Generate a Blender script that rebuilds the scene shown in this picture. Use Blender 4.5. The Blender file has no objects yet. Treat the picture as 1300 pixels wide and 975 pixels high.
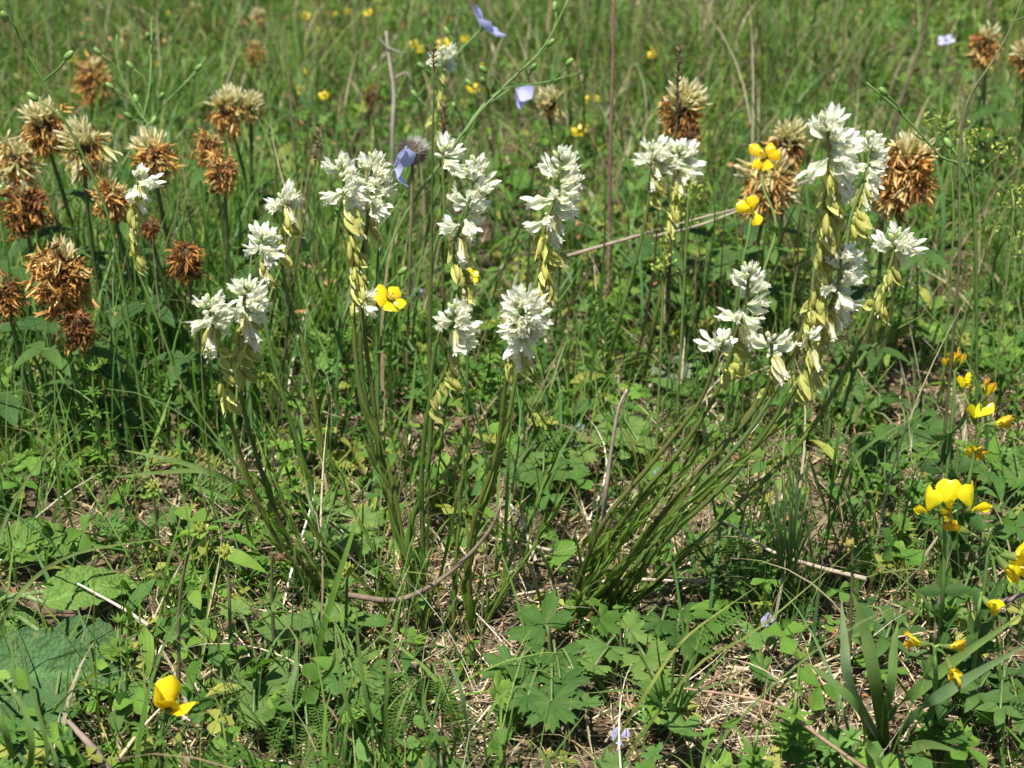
import bpy, math, random
import numpy as np
from mathutils import Vector, Matrix

SC = bpy.context.scene
COL = SC.collection
R = math.radians
rng = np.random.default_rng(7)
random.seed(7)

# ------------------------------------------------------------------ camera, sky, sun
CAM_H, PITCH, FPX = 0.60, R(28.0), 2126.0
cam_d = bpy.data.cameras.new('camera'); cam = bpy.data.objects.new('camera', cam_d); COL.objects.link(cam)
cam.location = (0, 0, CAM_H); cam.rotation_euler = (R(90) - PITCH, 0, 0)
cam_d.sensor_width = 36; cam_d.lens = 36 * FPX / 1300
cam_d.clip_start = 0.02; cam_d.clip_end = 2000
cam_d.dof.use_dof = True; cam_d.dof.focus_distance = 0.95; cam_d.dof.aperture_fstop = 12
SC.camera = cam

SUN_DIR = Vector((-0.16, -0.29, 0.90)).normalized()          # towards the sun
elev = math.asin(SUN_DIR.z); azim = math.atan2(SUN_DIR.x, SUN_DIR.y)
W = bpy.data.worlds.new('World'); SC.world = W; W.use_nodes = True
nt = W.node_tree; bg = nt.nodes['Background']
sky = nt.nodes.new('ShaderNodeTexSky'); sky.sky_type = 'NISHITA'; sky.sun_disc = False
sky.sun_elevation = elev; sky.sun_rotation = azim; sky.altitude = 900
nt.links.new(sky.outputs[0], bg.inputs[0]); bg.inputs[1].default_value = 0.072
sd = bpy.data.lights.new('sun', 'SUN'); sd.energy = 4.9; sd.angle = R(0.53); sd.color = (1.0, 0.955, 0.88)
sun = bpy.data.objects.new('sun', sd); COL.objects.link(sun)
sun.rotation_euler = SUN_DIR.to_track_quat('Z', 'Y').to_euler(); sun.location = (1, 1, 4)
SC.view_settings.view_transform = 'Standard'; SC.view_settings.look = 'None'
SC.view_settings.exposure = 0.88; SC.view_settings.gamma = 1
SC.cycles.max_bounces = 8; SC.cycles.transparent_max_bounces = 8

# ------------------------------------------------------------------ noise and ground height
_T = np.random.default_rng(99).random((8, 64, 64))
def vnoise(x, y, s, k=0):
    x = np.asarray(x, float) / s + 1000.37 * (k + 1); y = np.asarray(y, float) / s + 517.9
    xi = np.floor(x).astype(int); yi = np.floor(y).astype(int); fx = x - xi; fy = y - yi
    fx = fx * fx * (3 - 2 * fx); fy = fy * fy * (3 - 2 * fy); t = _T[k % 8]
    g = lambda a, b: t[a % 64, b % 64]
    return (g(xi, yi) * (1 - fx) + g(xi + 1, yi) * fx) * (1 - fy) + (g(xi, yi + 1) * (1 - fx) + g(xi + 1, yi + 1) * fx) * fy
def gz(x, y):
    f = np.exp(-((np.asarray(x, float) / 6) ** 2 + (np.asarray(y, float) / 8) ** 2))
    return ((vnoise(x, y, .35, 1) - .5) * .022 + (vnoise(x, y, .07, 2) - .5) * .009) * f

def at(px, py, Y):
    """the point of the meadow seen at photo pixel (px,py), Y metres ahead"""
    a, b = (px - 650) / FPX, -(py - 487.5) / FPX
    c, s = math.cos(PITCH), math.sin(PITCH)
    d = Vector((a, c + b * s, -s + b * c))
    return Vector((0, 0, CAM_H)) + d * (Y / d.y)
def ground(px, py):
    Y = 1.0
    a, b = (px - 650) / FPX, -(py - 487.5) / FPX
    c, s = math.cos(PITCH), math.sin(PITCH)
    d = Vector((a, c + b * s, -s + b * c)); t = -CAM_H / d.z
    p = Vector((0, 0, CAM_H)) + d * t; p.z = float(gz(p.x, p.y)); return p
def gpx(x, y):
    """photo pixel of ground points, for laying out what grows where"""
    c, s = math.cos(PITCH), math.sin(PITCH)
    dy, dz = y, -CAM_H
    fw = dy * c - dz * s; up = dy * s + dz * c
    return 650 + FPX * x / fw, 487.5 - FPX * up / fw

# ------------------------------------------------------------------ materials
def lin(r, g, b):
    f = lambda c: (c / 255 / 12.92) if c / 255 <= .04045 else ((c / 255 + .055) / 1.055) ** 2.4
    return (f(r), f(g), f(b))
MATS = {}
def mat(name, col=None, blotch=0, trans=.3, tcol=(1.05, 1.18, .45), rough=.5, spec=.35, vein=0, veins=10, noise=.18, nscale=180, bump=0, bscale=300, var=.12, sheen=0):
    m = bpy.data.materials.new(name); m.use_nodes = True; n = m.node_tree.nodes; l = m.node_tree.links; n.clear()
    out = n.new('ShaderNodeOutputMaterial'); pr = n.new('ShaderNodeBsdfPrincipled')
    pr.inputs['Roughness'].default_value = rough; pr.inputs['Specular IOR Level'].default_value = spec
    if col is None:
        a = n.new('ShaderNodeAttribute'); a.attribute_name = 'Col'; c = a.outputs['Color']
    else:
        a = n.new('ShaderNodeRGB'); a.outputs[0].default_value = (*col, 1); c = a.outputs[0]
    tc = n.new('ShaderNodeTexCoord')
    def mul(c, fac_sock, lo, hi):
        mr = n.new('ShaderNodeMapRange'); mr.inputs[3].default_value = lo; mr.inputs[4].default_value = hi
        l.new(fac_sock, mr.inputs[0])
        v = n.new('ShaderNodeVectorMath'); v.operation = 'SCALE'; l.new(c, v.inputs[0]); l.new(mr.outputs[0], v.inputs['Scale'])
        return v.outputs[0]
    nz = n.new('ShaderNodeTexNoise'); nz.inputs['Scale'].default_value = nscale; nz.inputs['Detail'].default_value = 3
    l.new(tc.outputs['Object'], nz.inputs['Vector'])
    if noise: c = mul(c, nz.outputs[0], 1 - noise * 2, 1 + noise * 2)
    if blotch:
        n2 = n.new('ShaderNodeTexNoise'); n2.inputs['Scale'].default_value = 75; n2.inputs['Detail'].default_value = 4; n2.inputs['Roughness'].default_value = .65; l.new(tc.outputs['Object'], n2.inputs['Vector'])
        m2 = n.new('ShaderNodeMapRange'); m2.inputs[1].default_value = .60; m2.inputs[2].default_value = .72; m2.inputs[4].default_value = blotch; l.new(n2.outputs[0], m2.inputs[0])
        mb = n.new('ShaderNodeMix'); mb.data_type = 'RGBA'; l.new(m2.outputs[0], mb.inputs[0]); l.new(c, mb.inputs[6]); mb.inputs[7].default_value = (.26, .22, .06, 1); c = mb.outputs[2]
    if var:
        oi = n.new('ShaderNodeObjectInfo'); c = mul(c, oi.outputs['Random'], 1 - var, 1 + var)
    if vein:
        sx = n.new('ShaderNodeSeparateXYZ'); l.new(tc.outputs['UV'], sx.inputs[0])
        mm = n.new('ShaderNodeMath'); mm.operation = 'MULTIPLY'; mm.inputs[1].default_value = veins; l.new(sx.outputs['Y'], mm.inputs[0])
        fr = n.new('ShaderNodeMath'); fr.operation = 'PINGPONG'; fr.inputs[1].default_value = 1; l.new(mm.outputs[0], fr.inputs[0])
        c = mul(c, fr.outputs[0], 1 - vein, 1 + vein * .5)
    l.new(c, pr.inputs['Base Color'])
    if bump:
        vo = n.new('ShaderNodeTexVoronoi'); vo.inputs['Scale'].default_value = bscale; l.new(tc.outputs['Object'], vo.inputs['Vector'])
        bp = n.new('ShaderNodeBump'); bp.inputs['Strength'].default_value = bump; bp.inputs['Distance'].default_value = .002
        l.new(vo.outputs['Distance'], bp.inputs['Height']); l.new(bp.outputs[0], pr.inputs['Normal'])
    if trans:
        tr = n.new('ShaderNodeBsdfTranslucent'); mx = n.new('ShaderNodeMixShader'); mx.inputs[0].default_value = trans
        vm = n.new('ShaderNodeVectorMath'); vm.operation = 'MULTIPLY'; vm.inputs[1].default_value = tcol; l.new(c, vm.inputs[0])
        l.new(vm.outputs[0], tr.inputs['Color']); l.new(pr.outputs[0], mx.inputs[1]); l.new(tr.outputs[0], mx.inputs[2]); l.new(mx.outputs[0], out.inputs[0])
    else: l.new(pr.outputs[0], out.inputs[0])
    MATS[name] = m; return m

M_LEAF = mat('leaf_green', None, .55, .40, rough=.6, spec=.12, vein=.10, veins=4, noise=.14, nscale=120)
M_GRASS = mat('grass_blade', None, 0, .40, rough=.5, spec=.28, noise=.12, nscale=60, vein=.12, veins=3)
M_STEM = mat('stem_green', None, 0, .0, rough=.45, spec=.35, noise=.15, nscale=150)
M_DRY = mat('dry_straw', None, 0, .12, (1.1, 1, .8), rough=.8, spec=.15, noise=.28, nscale=160)
M_WHITE = mat('white_petal', None, 0, .50, (1.0, 1.0, .88), rough=.55, spec=.25, vein=.05, veins=8, noise=.05, var=.05)
M_POD = mat('yellow_green_pod', None, 0, .42, (1.25, 1.15, .6), rough=.55, spec=.2, vein=.25, veins=7, noise=.12, nscale=240, var=.14)
M_YEL = mat('yellow_petal', None, 0, .35, (1.1, 1.0, .4), rough=.25, spec=.5, vein=.05, veins=9, noise=.05, var=.04)
M_BLUE = mat('blue_petal', None, 0, .45, (1, 1, 1.05), rough=.5, spec=.3, vein=.13, veins=9, noise=.06, var=.05)
M_CREAM = mat('cream_floret', None, 0, .4, (1.1, 1.05, .7), rough=.55, spec=.25, vein=.1, veins=5, noise=.14, var=.12)
M_BROWN = mat('withered_brown', None, 0, .30, (1.25, 1.0, .6), rough=.7, spec=.2, vein=.2, veins=5, noise=.35, nscale=300, var=.3)
M_WRINK = mat('wrinkled_leaf', None, .6, .25, rough=.65, spec=.15, noise=.16, bump=.55, bscale=420, var=.08)
M_SOIL = mat('soil', None, 0, 0, rough=.95, spec=.1, noise=.4, nscale=90, bump=.8, bscale=220, var=0)

# ------------------------------------------------------------------ geometry helpers
class G:
    def __init__(s): s.V = []; s.Q = []; s.T = []; s.C = []; s.U = []; s.MQ = []; s.MT = []; s.n = 0
    def add(s, V, Q=None, T=None, col=(.1, .1, .1), uv=None, mi=0):
        V = np.asarray(V, float).reshape(-1, 3); k = len(V)
        C = np.asarray(col, float)
        if C.ndim == 1: C = np.tile(C, (k, 1))
        U = np.zeros((k, 2)) if uv is None else np.asarray(uv, float)
        s.V.append(V); s.C.append(C); s.U.append(U)
        if Q is not None and len(Q): s.Q.append(np.asarray(Q, int) + s.n); s.MQ.append(np.full(len(Q), mi))
        if T is not None and len(T): s.T.append(np.asarray(T, int) + s.n); s.MT.append(np.full(len(T), mi))
        s.n += k; return s
    def merge(s, g, M=None, t=(0, 0, 0), sc=1.0, cs=1.0):
        a = g.arr(); V = a[0] * sc
        if M is not None: V = V @ np.array(M).T
        s.V.append(V + np.array(t)); s.C.append(a[3] * np.asarray(cs)); s.U.append(a[4])
        if len(a[1]): s.Q.append(a[1] + s.n); s.MQ.append(a[5])
        if len(a[2]): s.T.append(a[2] + s.n); s.MT.append(a[6])
        s.n += len(V); return s
    def arr(s):
        c = lambda L, d, w: np.concatenate(L) if L else np.zeros((0, w) if w else 0, d)
        return c(s.V, float, 3), c(s.Q, int, 4), c(s.T, int, 3), c(s.C, float, 3), c(s.U, float, 2), c(s.MQ, int, 0), c(s.MT, int, 0)
    def mesh(s, name, mats, origin=(0, 0, 0), smooth=True):
        V, Q, T, C, U, MQ, MT = s.arr(); V = V - np.array(origin)
        me = bpy.data.meshes.new(name); nv, nq, ntr = len(V), len(Q), len(T)
        me.vertices.add(nv); me.vertices.foreach_set('co', V.astype(np.float32).ravel())
        lv = np.concatenate([Q.ravel(), T.ravel()]).astype(np.int32)
        me.loops.add(len(lv)); me.loops.foreach_set('vertex_index', lv)
        me.polygons.add(nq + ntr)
        ls = np.concatenate([np.arange(nq) * 4, nq * 4 + np.arange(ntr) * 3]).astype(np.int32)
        me.polygons.foreach_set('loop_start', ls)
        me.polygons.foreach_set('material_index', np.concatenate([MQ, MT]).astype(np.int32))
        me.polygons.foreach_set('use_smooth', np.full(nq + ntr, smooth))
        ca = me.color_attributes.new('Col', 'FLOAT_COLOR', 'POINT')
        ca.data.foreach_set('color', np.concatenate([np.clip(C, 0, 1), np.ones((nv, 1))], 1).astype(np.float32).ravel())
        uvl = me.uv_layers.new(name='UVMap'); uvl.data.foreach_set('uv', U[lv].astype(np.float32).ravel())
        for m in (mats if isinstance(mats, (list, tuple)) else [mats]): me.materials.append(m)
        me.update(calc_edges=True); return me

def P(kind):
    return {'ovate': lambda u: np.sin(np.pi * u ** .75) ** .8 * (1 - .25 * u) + .02,
            'obov': lambda u: (np.clip(u, 0, 1) ** .9 * 1.25 + .10) * np.clip(1 - ((np.clip(u - .55, 0, 1)) / .47) ** 2.6, .12, 1),
            'lance': lambda u: np.sin(np.pi * u ** .7) ** .9 + .02,
            'round': lambda u: np.sqrt(np.clip(1 - np.abs(2 * u - 1.1) ** 2.2, .02, 1)),
            'strap': lambda u: np.clip(u * 6 + .5, 0, 1) * np.clip((1 - u) * 3, 0, 1) ** .7 + .01,
            'spoon': lambda u: (.35 + .65 * np.exp(-((u - .80) / .22) ** 2)) * np.clip(1 - ((np.clip(u - .72, 0, 1)) / .30) ** 2.6, .25, 1)}[kind]
def sheet(L, Wd, prof='ovate', cup=.3, bend=0., nu=6, nv=3, ruf=0., col=(.1, .1, .1), tip=None, rt=None, twist=0.):
    """one leaf or petal along +X, face towards +Z"""
    rt = rt or rng; u = np.linspace(0, 1, nu); v = np.linspace(-1, 1, nv)
    w = P(prof)(u) * Wd / 2
    ph = bend * (u - u[0]); dx = np.cos(ph); dz = np.sin(ph); st = L / (nu - 1)
    cx = np.concatenate([[0], np.cumsum((dx[1:] + dx[:-1]) / 2 * st)]); cz = np.concatenate([[0], np.cumsum((dz[1:] + dz[:-1]) / 2 * st)])
    UU, VV = np.meshgrid(u, v, indexing='ij')
    off = cup * w[:, None] * VV ** 2 + ruf * w[:, None] * (rt.random((nu, nv)) - .5)
    X = cx[:, None] - np.sin(ph)[:, None] * off; Z = cz[:, None] + np.cos(ph)[:, None] * off; Y = w[:, None] * VV
    if twist:
        a = twist * u[:, None]; Zc = Z - cz[:, None]; Y, Z = Y * np.cos(a) - Zc * np.sin(a), cz[:, None] + Y * np.sin(a) + Zc * np.cos(a)
    V = np.stack([X, Y, Z], -1).reshape(-1, 3)
    i, j = np.meshgrid(np.arange(nu - 1), np.arange(nv - 1), indexing='ij'); a = (i * nv + j).ravel()
    Q = np.stack([a, a + nv, a + nv + 1, a + 1], -1)
    C = np.tile(np.array(col, float), (nu * nv, 1))
    if tip is not None:
        t = UU.reshape(-1, 1) ** 1.5; C = C * (1 - t) + np.array(tip) * t
    return dict(V=V, Q=Q, col=C, uv=np.stack([UU.ravel(), VV.ravel()], -1))
def smooth_path(pts, n):
    pts = np.array([tuple(p) for p in pts], float)
    if len(pts) == 2: t = np.linspace(0, 1, n)[:, None]; return pts[0] * (1 - t) + pts[1] * t
    p = np.vstack([2 * pts[0] - pts[1], pts, 2 * pts[-1] - pts[-2]]); m = len(pts) - 1; out = []
    for s in np.linspace(0, m - 1e-6, n):
        k = int(s); t = s - k; a, b, c, d = p[k:k + 4]
        out.append(.5 * (2 * b + (c - a) * t + (2 * a - 5 * b + 4 * c - d) * t * t + (3 * b - a - 3 * c + d) * t ** 3))
    return np.array(out)
def tube(path, r, n=6, col=(.1, .1, .1), col2=None, cap=True):
    path = np.asarray(path, float); K = len(path); r = np.broadcast_to(np.asarray(r, float), (K,))
    T = np.gradient(path, axis=0); T /= np.linalg.norm(T, axis=1)[:, None] + 1e-12
    ref = np.array([1., 0, 0]) if abs(T[0][0]) < .8 else np.array([0, 1., 0])
    A = []; a = ref
    for k in range(K):
        a = a - T[k] * a.dot(T[k]); a = a / (np.linalg.norm(a) + 1e-12); A.append(a)
    A = np.array(A); B = np.cross(T, A); th = np.arange(n) * 2 * np.pi / n
    V = path[:, None] + r[:, None, None] * (np.cos(th)[None, :, None] * A[:, None] + np.sin(th)[None, :, None] * B[:, None])
    V = V.reshape(-1, 3); i, j = np.meshgrid(np.arange(K - 1), np.arange(n), indexing='ij'); i = i.ravel(); j = j.ravel()
    Q = np.stack([i * n + j, i * n + (j + 1) % n, (i + 1) * n + (j + 1) % n, (i + 1) * n + j], -1); Tt = []
    if cap:
        V = np.vstack([V, path[-1] + T[-1] * r[-1] * .6]); b = (K - 1) * n; Tt = [(b + k, b + (k + 1) % n, K * n) for k in range(n)]
    t = np.repeat(np.linspace(0, 1, K), n)[:, None]; C = np.array(col) * (1 - t) + np.array(col2 if col2 is not None else col) * t
    if cap: C = np.vstack([C, C[-1]])
    return dict(V=V, Q=Q, T=Tt, col=C)
def blob(rx, ry, rz, col, nu=8, nv=6, bump=0., col2=None):
    th = np.linspace(0, np.pi, nv + 2)[1:-1]; ph = np.arange(nu) * 2 * np.pi / nu; V = []
    for a in th:
        for b in ph:
            k = 1 + bump * (rng.random() - .5); V.append((rx * math.cos(a) * k, ry * math.sin(a) * math.cos(b) * k, rz * math.sin(a) * math.sin(b) * k))
    V += [(rx, 0, 0), (-rx, 0, 0)]; Q = []; T = []
    for i in range(nv - 1):
        for j in range(nu): Q.append((i * nu + j, i * nu + (j + 1) % nu, (i + 1) * nu + (j + 1) % nu, (i + 1) * nu + j))
    for j in range(nu): T += [(nv * nu, (j + 1) % nu, j), (nv * nu + 1, (nv - 1) * nu + j, (nv - 1) * nu + (j + 1) % nu)]
    V = np.array(V); t = ((V[:, :1] / rx) + 1) / 2; C = np.array(col) * (1 - t) + np.array(col2 if col2 is not None else col) * t
    return dict(V=V, Q=Q, T=T, col=C)
def frame(d, up=(0, 0, 1), roll=0.):
    d = Vector(d).normalized(); up = Vector(up)
    y = up.cross(d)
    if y.length < 1e-4: y = Vector((0, 1, 0)).cross(d)
    y.normalize(); z = d.cross(y); m = Matrix((d, y, z)).transposed()
    return m @ Matrix.Rotation(roll, 3, 'X') if roll else m
def xf(s, M=None, t=(0, 0, 0)):
    s = dict(s); V = s['V']
    if M is not None: V = V @ np.array(M).T
    s['V'] = V + np.array(t); return s

# things and parts
def thing(name, label, cat, loc, group=None):
    o = bpy.data.objects.new(name, None); COL.objects.link(o); o.location = loc; o.empty_display_size = .02
    o['label'] = label; o['category'] = cat
    if group: o['group'] = group
    return o
def part(name, me, parent, M=None, t=None, sc=1., base=None, label=None):
    o = bpy.data.objects.new(name, me); COL.objects.link(o)
    if parent is not None: o.parent = parent
    if t is not None:
        b = Vector(base if base is not None else (parent.location if parent is not None else (0, 0, 0)))
        m = (M if M is not None else Matrix.Identity(3)).to_4x4() @ Matrix.Diagonal((sc, sc, sc, 1))
        m.translation = Vector(t) - b; o.matrix_basis = m
    if label: o['label'] = label
    return o
def stuff(name, g, mats, label, cat):
    o = bpy.data.objects.new(name, g.mesh(name, mats)); COL.objects.link(o); o['kind'] = 'stuff'; o['label'] = label; o['category'] = cat; return o

# ------------------------------------------------------------------ colours (real surface colours, linear)
GREENS = np.array([(.105, .225, .034), (.085, .190, .032), (.140, .265, .045), (.095, .205, .062), (.180, .275, .055), (.065, .145, .028)])
STRAWS = np.array([(.42, .34, .20), (.34, .26, .15), (.50, .43, .30), (.24, .17, .10), (.36, .30, .21)])
def jit(c, a=.15): return np.array(c) * (1 + a * (random.random() * 2 - 1))
def inview(x, y, m=.12):
    return (np.abs(x) < .33 * np.sqrt(y ** 2 + .36) + m) & (y > .5) & (y < 2.6)

# ------------------------------------------------------------------ ground
def build_ground():
    a = np.concatenate([-np.geomspace(3, 400, 14)[::-1], np.linspace(-2.8, 2.8, 161), np.geomspace(3, 400, 14)])
    b = np.concatenate([-np.geomspace(.4, 400, 14)[::-1], np.linspace(-.3, 4.2, 150), np.geomspace(4.4, 400, 18)])
    X, Y = np.meshgrid(a, b, indexing='ij'); Z = gz(X, Y); n2 = len(b)
    i, j = np.meshgrid(np.arange(len(a) - 1), np.arange(n2 - 1), indexing='ij'); k = (i * n2 + j).ravel()
    V = np.stack([X, Y, Z], -1).reshape(-1, 3)
    t = vnoise(X, Y, .12, 3).ravel()[:, None]; far = np.clip((np.hypot(X, Y).ravel()[:, None] - 3) / 4, 0, 1)
    C = np.array((.055, .040, .026)) * (1 - t) + np.array((.15, .11, .07)) * t
    C = C * (1 - far) + np.array((.085, .13, .035)) * far
    g = G(); g.add(V, np.stack([k, k + n2, k + n2 + 1, k + 1], -1), col=C)
    o = bpy.data.objects.new('ground', g.mesh('ground', M_SOIL)); COL.objects.link(o); o['kind'] = 'structure'
build_ground()

# ------------------------------------------------------------------ vectorised blades and litter
def blades(g, x, y, L, Wd, az, tilt, curl, col, K=6, mi=0, z0=None, tipc=None):
    n = len(x); u = np.linspace(0, 1, K)[None, :]
    ang = tilt[:, None] + curl[:, None] * u ** 1.3                       # from vertical
    st = L[:, None] / (K - 1)
    h = np.concatenate([np.zeros((n, 1)), np.cumsum((np.sin(ang[:, 1:]) + np.sin(ang[:, :-1])) / 2 * st, 1)], 1)
    v = np.concatenate([np.zeros((n, 1)), np.cumsum((np.cos(ang[:, 1:]) + np.cos(ang[:, :-1])) / 2 * st, 1)], 1)
    sw = rng.normal(0, .25, n)[:, None] * u ** 2
    ca, sa = np.cos(az[:, None] + sw), np.sin(az[:, None] + sw)
    zz = gz(x, y) if z0 is None else z0
    Pm = np.stack([x[:, None] + h * ca, y[:, None] + h * sa, zz[:, None] + v - .003], -1)
    floor = gz(Pm[..., 0], Pm[..., 1]) + .0015; Pm[..., 2] = np.where(u > .2, np.maximum(Pm[..., 2], floor), Pm[..., 2])
    w = Wd[:, None] / 2 * np.clip(1 - u ** 2.2, .04, 1) * (.75 + .5 * np.minimum(u * 3, 1) * .5)
    fa = az + np.pi / 2 + rng.normal(0, .5, n)
    S = np.stack([np.cos(fa), np.sin(fa), rng.normal(0, .15, n)], -1)[:, None, :]
    Vv = np.stack([Pm - S * w[..., None], Pm + S * w[..., None]], 2).reshape(n, K * 2, 3)
    k = np.arange(K - 1) * 2; q = np.stack([k, k + 1, k + 3, k + 2], -1)[None] + (np.arange(n) * K * 2)[:, None, None]
    t = np.repeat(u[0], 2)[None, :, None]
    C = col[:, None, :] * np.ones((1, K * 2, 1))
    if tipc is not None: C = C * (1 - t ** 3 * tipc[:, None, None]) + np.array((.33, .28, .13)) * (t ** 3 * tipc[:, None, None])
    U = np.tile(np.stack([np.repeat(u[0], 2), np.tile([-1., 1.], K)], -1), (n, 1))
    g.add(Vv.reshape(-1, 3), q.reshape(-1, 4), col=C.reshape(-1, 3), uv=U, mi=mi)
def scatter(n, x0, x1, y0, y1, dens):
    x = rng.uniform(x0, x1, n); y = rng.uniform(y0, y1, n); k = rng.random(n) < dens(x, y); return x[k], y[k]
def pix_zone(x, y):
    """how open the turf is: 1 = straw and litter shows, 0 = thick grass"""
    px, py = gpx(x, y)
    def e(cx, cy, rx, ry): return np.exp(-(((px - cx) / rx) ** 2 + ((py - cy) / ry) ** 2))
    o = .85 * e(620, 770, 190, 100) + .35 * e(480, 690, 130, 70) + .75 * e(960, 900, 180, 90) + .6 * e(190, 680, 120, 50) + .35 * e(1150, 560, 200, 140) + .45 * e(820, 640, 150, 80) + .35 * e(1180, 800, 160, 120) + .35 * e(230, 930, 160, 70) + .3 * e(450, 900, 200, 60)
    return np.clip(o + (vnoise(x, y, .06, 5) - .5) * .5, 0, 1)
KEEP = [(50, 800, 110, 130, .72), (320, 850, 60, 55, .7), (690, 845, 60, 60, .7), (562, 965, 45, 30, .7), (1150, 545, 75, 65, .6), (1110, 850, 60, 90, .55), (1265, 870, 60, 50, .5), (1180, 400, 60, 50, .5), (640, 780, 110, 60, .6), (975, 900, 100, 70, .5)]
def excl(x, y):
    px, py = gpx(x, y); o = np.ones_like(px)
    for cx, cy, rx, ry, a in KEEP: o = o * (1 - a * (((px - cx) / rx) ** 2 + ((py - cy) / ry) ** 2 < 1))
    return o
def tallz(x, y):
    px, py = gpx(x, y); return np.clip(np.exp(-(((px - 170) / 250) ** 2 + ((py - 440) / 120) ** 2)) * 1.2, 0, 1)
def pickcol(n, tab, p=None, j=.2):
    c = tab[rng.choice(len(tab), n, p=p)]; return c * (1 + j * (rng.random((n, 1)) * 2 - 1))

def build_grass():
    g = G()
    # seen turf
    x, y = scatter(190000, -1.3, 1.3, .38, 2.9, lambda x, y: inview(x, y, .2) * (.16 + .62 * np.clip(vnoise(x, y, .05, 4) * 1.5 - .25, 0, 1)) * (1 - .42 * pix_zone(x, y)) * np.where(y > 1.15, .60 + .35 * (vnoise(x, y, .11, 3) > .45), .72) * excl(x, y))
    n = len(x); far = np.clip((y - .9) / 1.0, 0, 1); tall = vnoise(x, y, .14, 6)
    L = (.030 + .05 * rng.random(n) + far * .035) * (.4 + 1.2 * tall)
    Wd = rng.choice([.0009, .0014, .0021, .0036], n, p=[.4, .3, .2, .1]) * (1 + .35 * far)
    c = pickcol(n, GREENS); t = vnoise(x, y, .22, 7)[:, None]; c = c * (.70 + .55 * t) * np.array((1, 1, 1)) ; c = np.where(vnoise(x, y, .15, 0)[:, None] > .68, c * np.array((1.25, 1.02, 1)), c)
    straw = rng.random(n) < .12 + .10 * far; c[straw] = pickcol(straw.sum(), STRAWS)
    blades(g, x, y, L, Wd, rng.uniform(0, 6.28, n), np.abs(rng.normal(.28, .25, n)), rng.normal(.7, .6, n), c, 6, tipc=rng.random(n) ** 2)
    x, y = scatter(14000, -.8, .4, .7, 1.5, lambda x, y: inview(x, y, .1) * tallz(x, y))
    n = len(x); L = .07 + .10 * rng.random(n); c = pickcol(n, GREENS) * 1.05
    blades(g, x, y, L, rng.uniform(.0012, .0036, n), rng.uniform(0, 6.28, n), np.abs(rng.normal(.15, .2, n)), rng.normal(.5, .5, n), c, 8, tipc=rng.random(n) ** 3)
    # longer blades
    x, y = scatter(9000, -1.2, 1.2, .6, 2.9, lambda x, y: inview(x, y, .15) * (.25 + .6 * vnoise(x, y, .12, 2)) * (1 - .85 * pix_zone(x, y)) * np.where(y < .8, .35, 1))
    n = len(x); L = .09 + .13 * rng.random(n) ** 1.4; c = pickcol(n, GREENS); straw = rng.random(n) < .14; c[straw] = pickcol(straw.sum(), STRAWS)
    blades(g, x, y, L, rng.uniform(.001, .0030, n), rng.uniform(0, 6.28, n), np.abs(rng.normal(.2, .2, n)), rng.normal(.8, .6, n), c, 9, tipc=rng.random(n) ** 2)
    x, y = scatter(2600, -1.2, 1.2, 1.0, 2.9, lambda x, y: inview(x, y, .15) * (.2 + .8 * (vnoise(x, y, .2, 5) > .5)))
    n = len(x); blades(g, x, y, .08 + .14 * rng.random(n), rng.uniform(.0012, .0028, n), rng.uniform(0, 6.28, n), np.abs(rng.normal(.15, .2, n)), rng.normal(.4, .4, n), pickcol(n, np.array([(.12, .075, .045), (.20, .13, .08), (.30, .24, .16), (.09, .10, .04)])), 7)
    # turf to the sides and beyond
    x, y = scatter(60000, -3.2, 3.2, -.2, 5.2, lambda x, y: (~inview(x, y, .2)) * (.3 + .5 * vnoise(x, y, .1, 4)))
    n = len(x); L = .05 + .10 * rng.random(n); c = pickcol(n, GREENS); straw = rng.random(n) < .12; c[straw] = pickcol(straw.sum(), STRAWS)
    blades(g, x, y, L, rng.uniform(.002, .005, n), rng.uniform(0, 6.28, n), np.abs(rng.normal(.3, .25, n)), rng.normal(.7, .5, n), c, 5)
    stuff('meadow_grass', g, [M_GRASS], 'short mixed green grass covering the meadow', 'grass')
build_grass()

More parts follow.
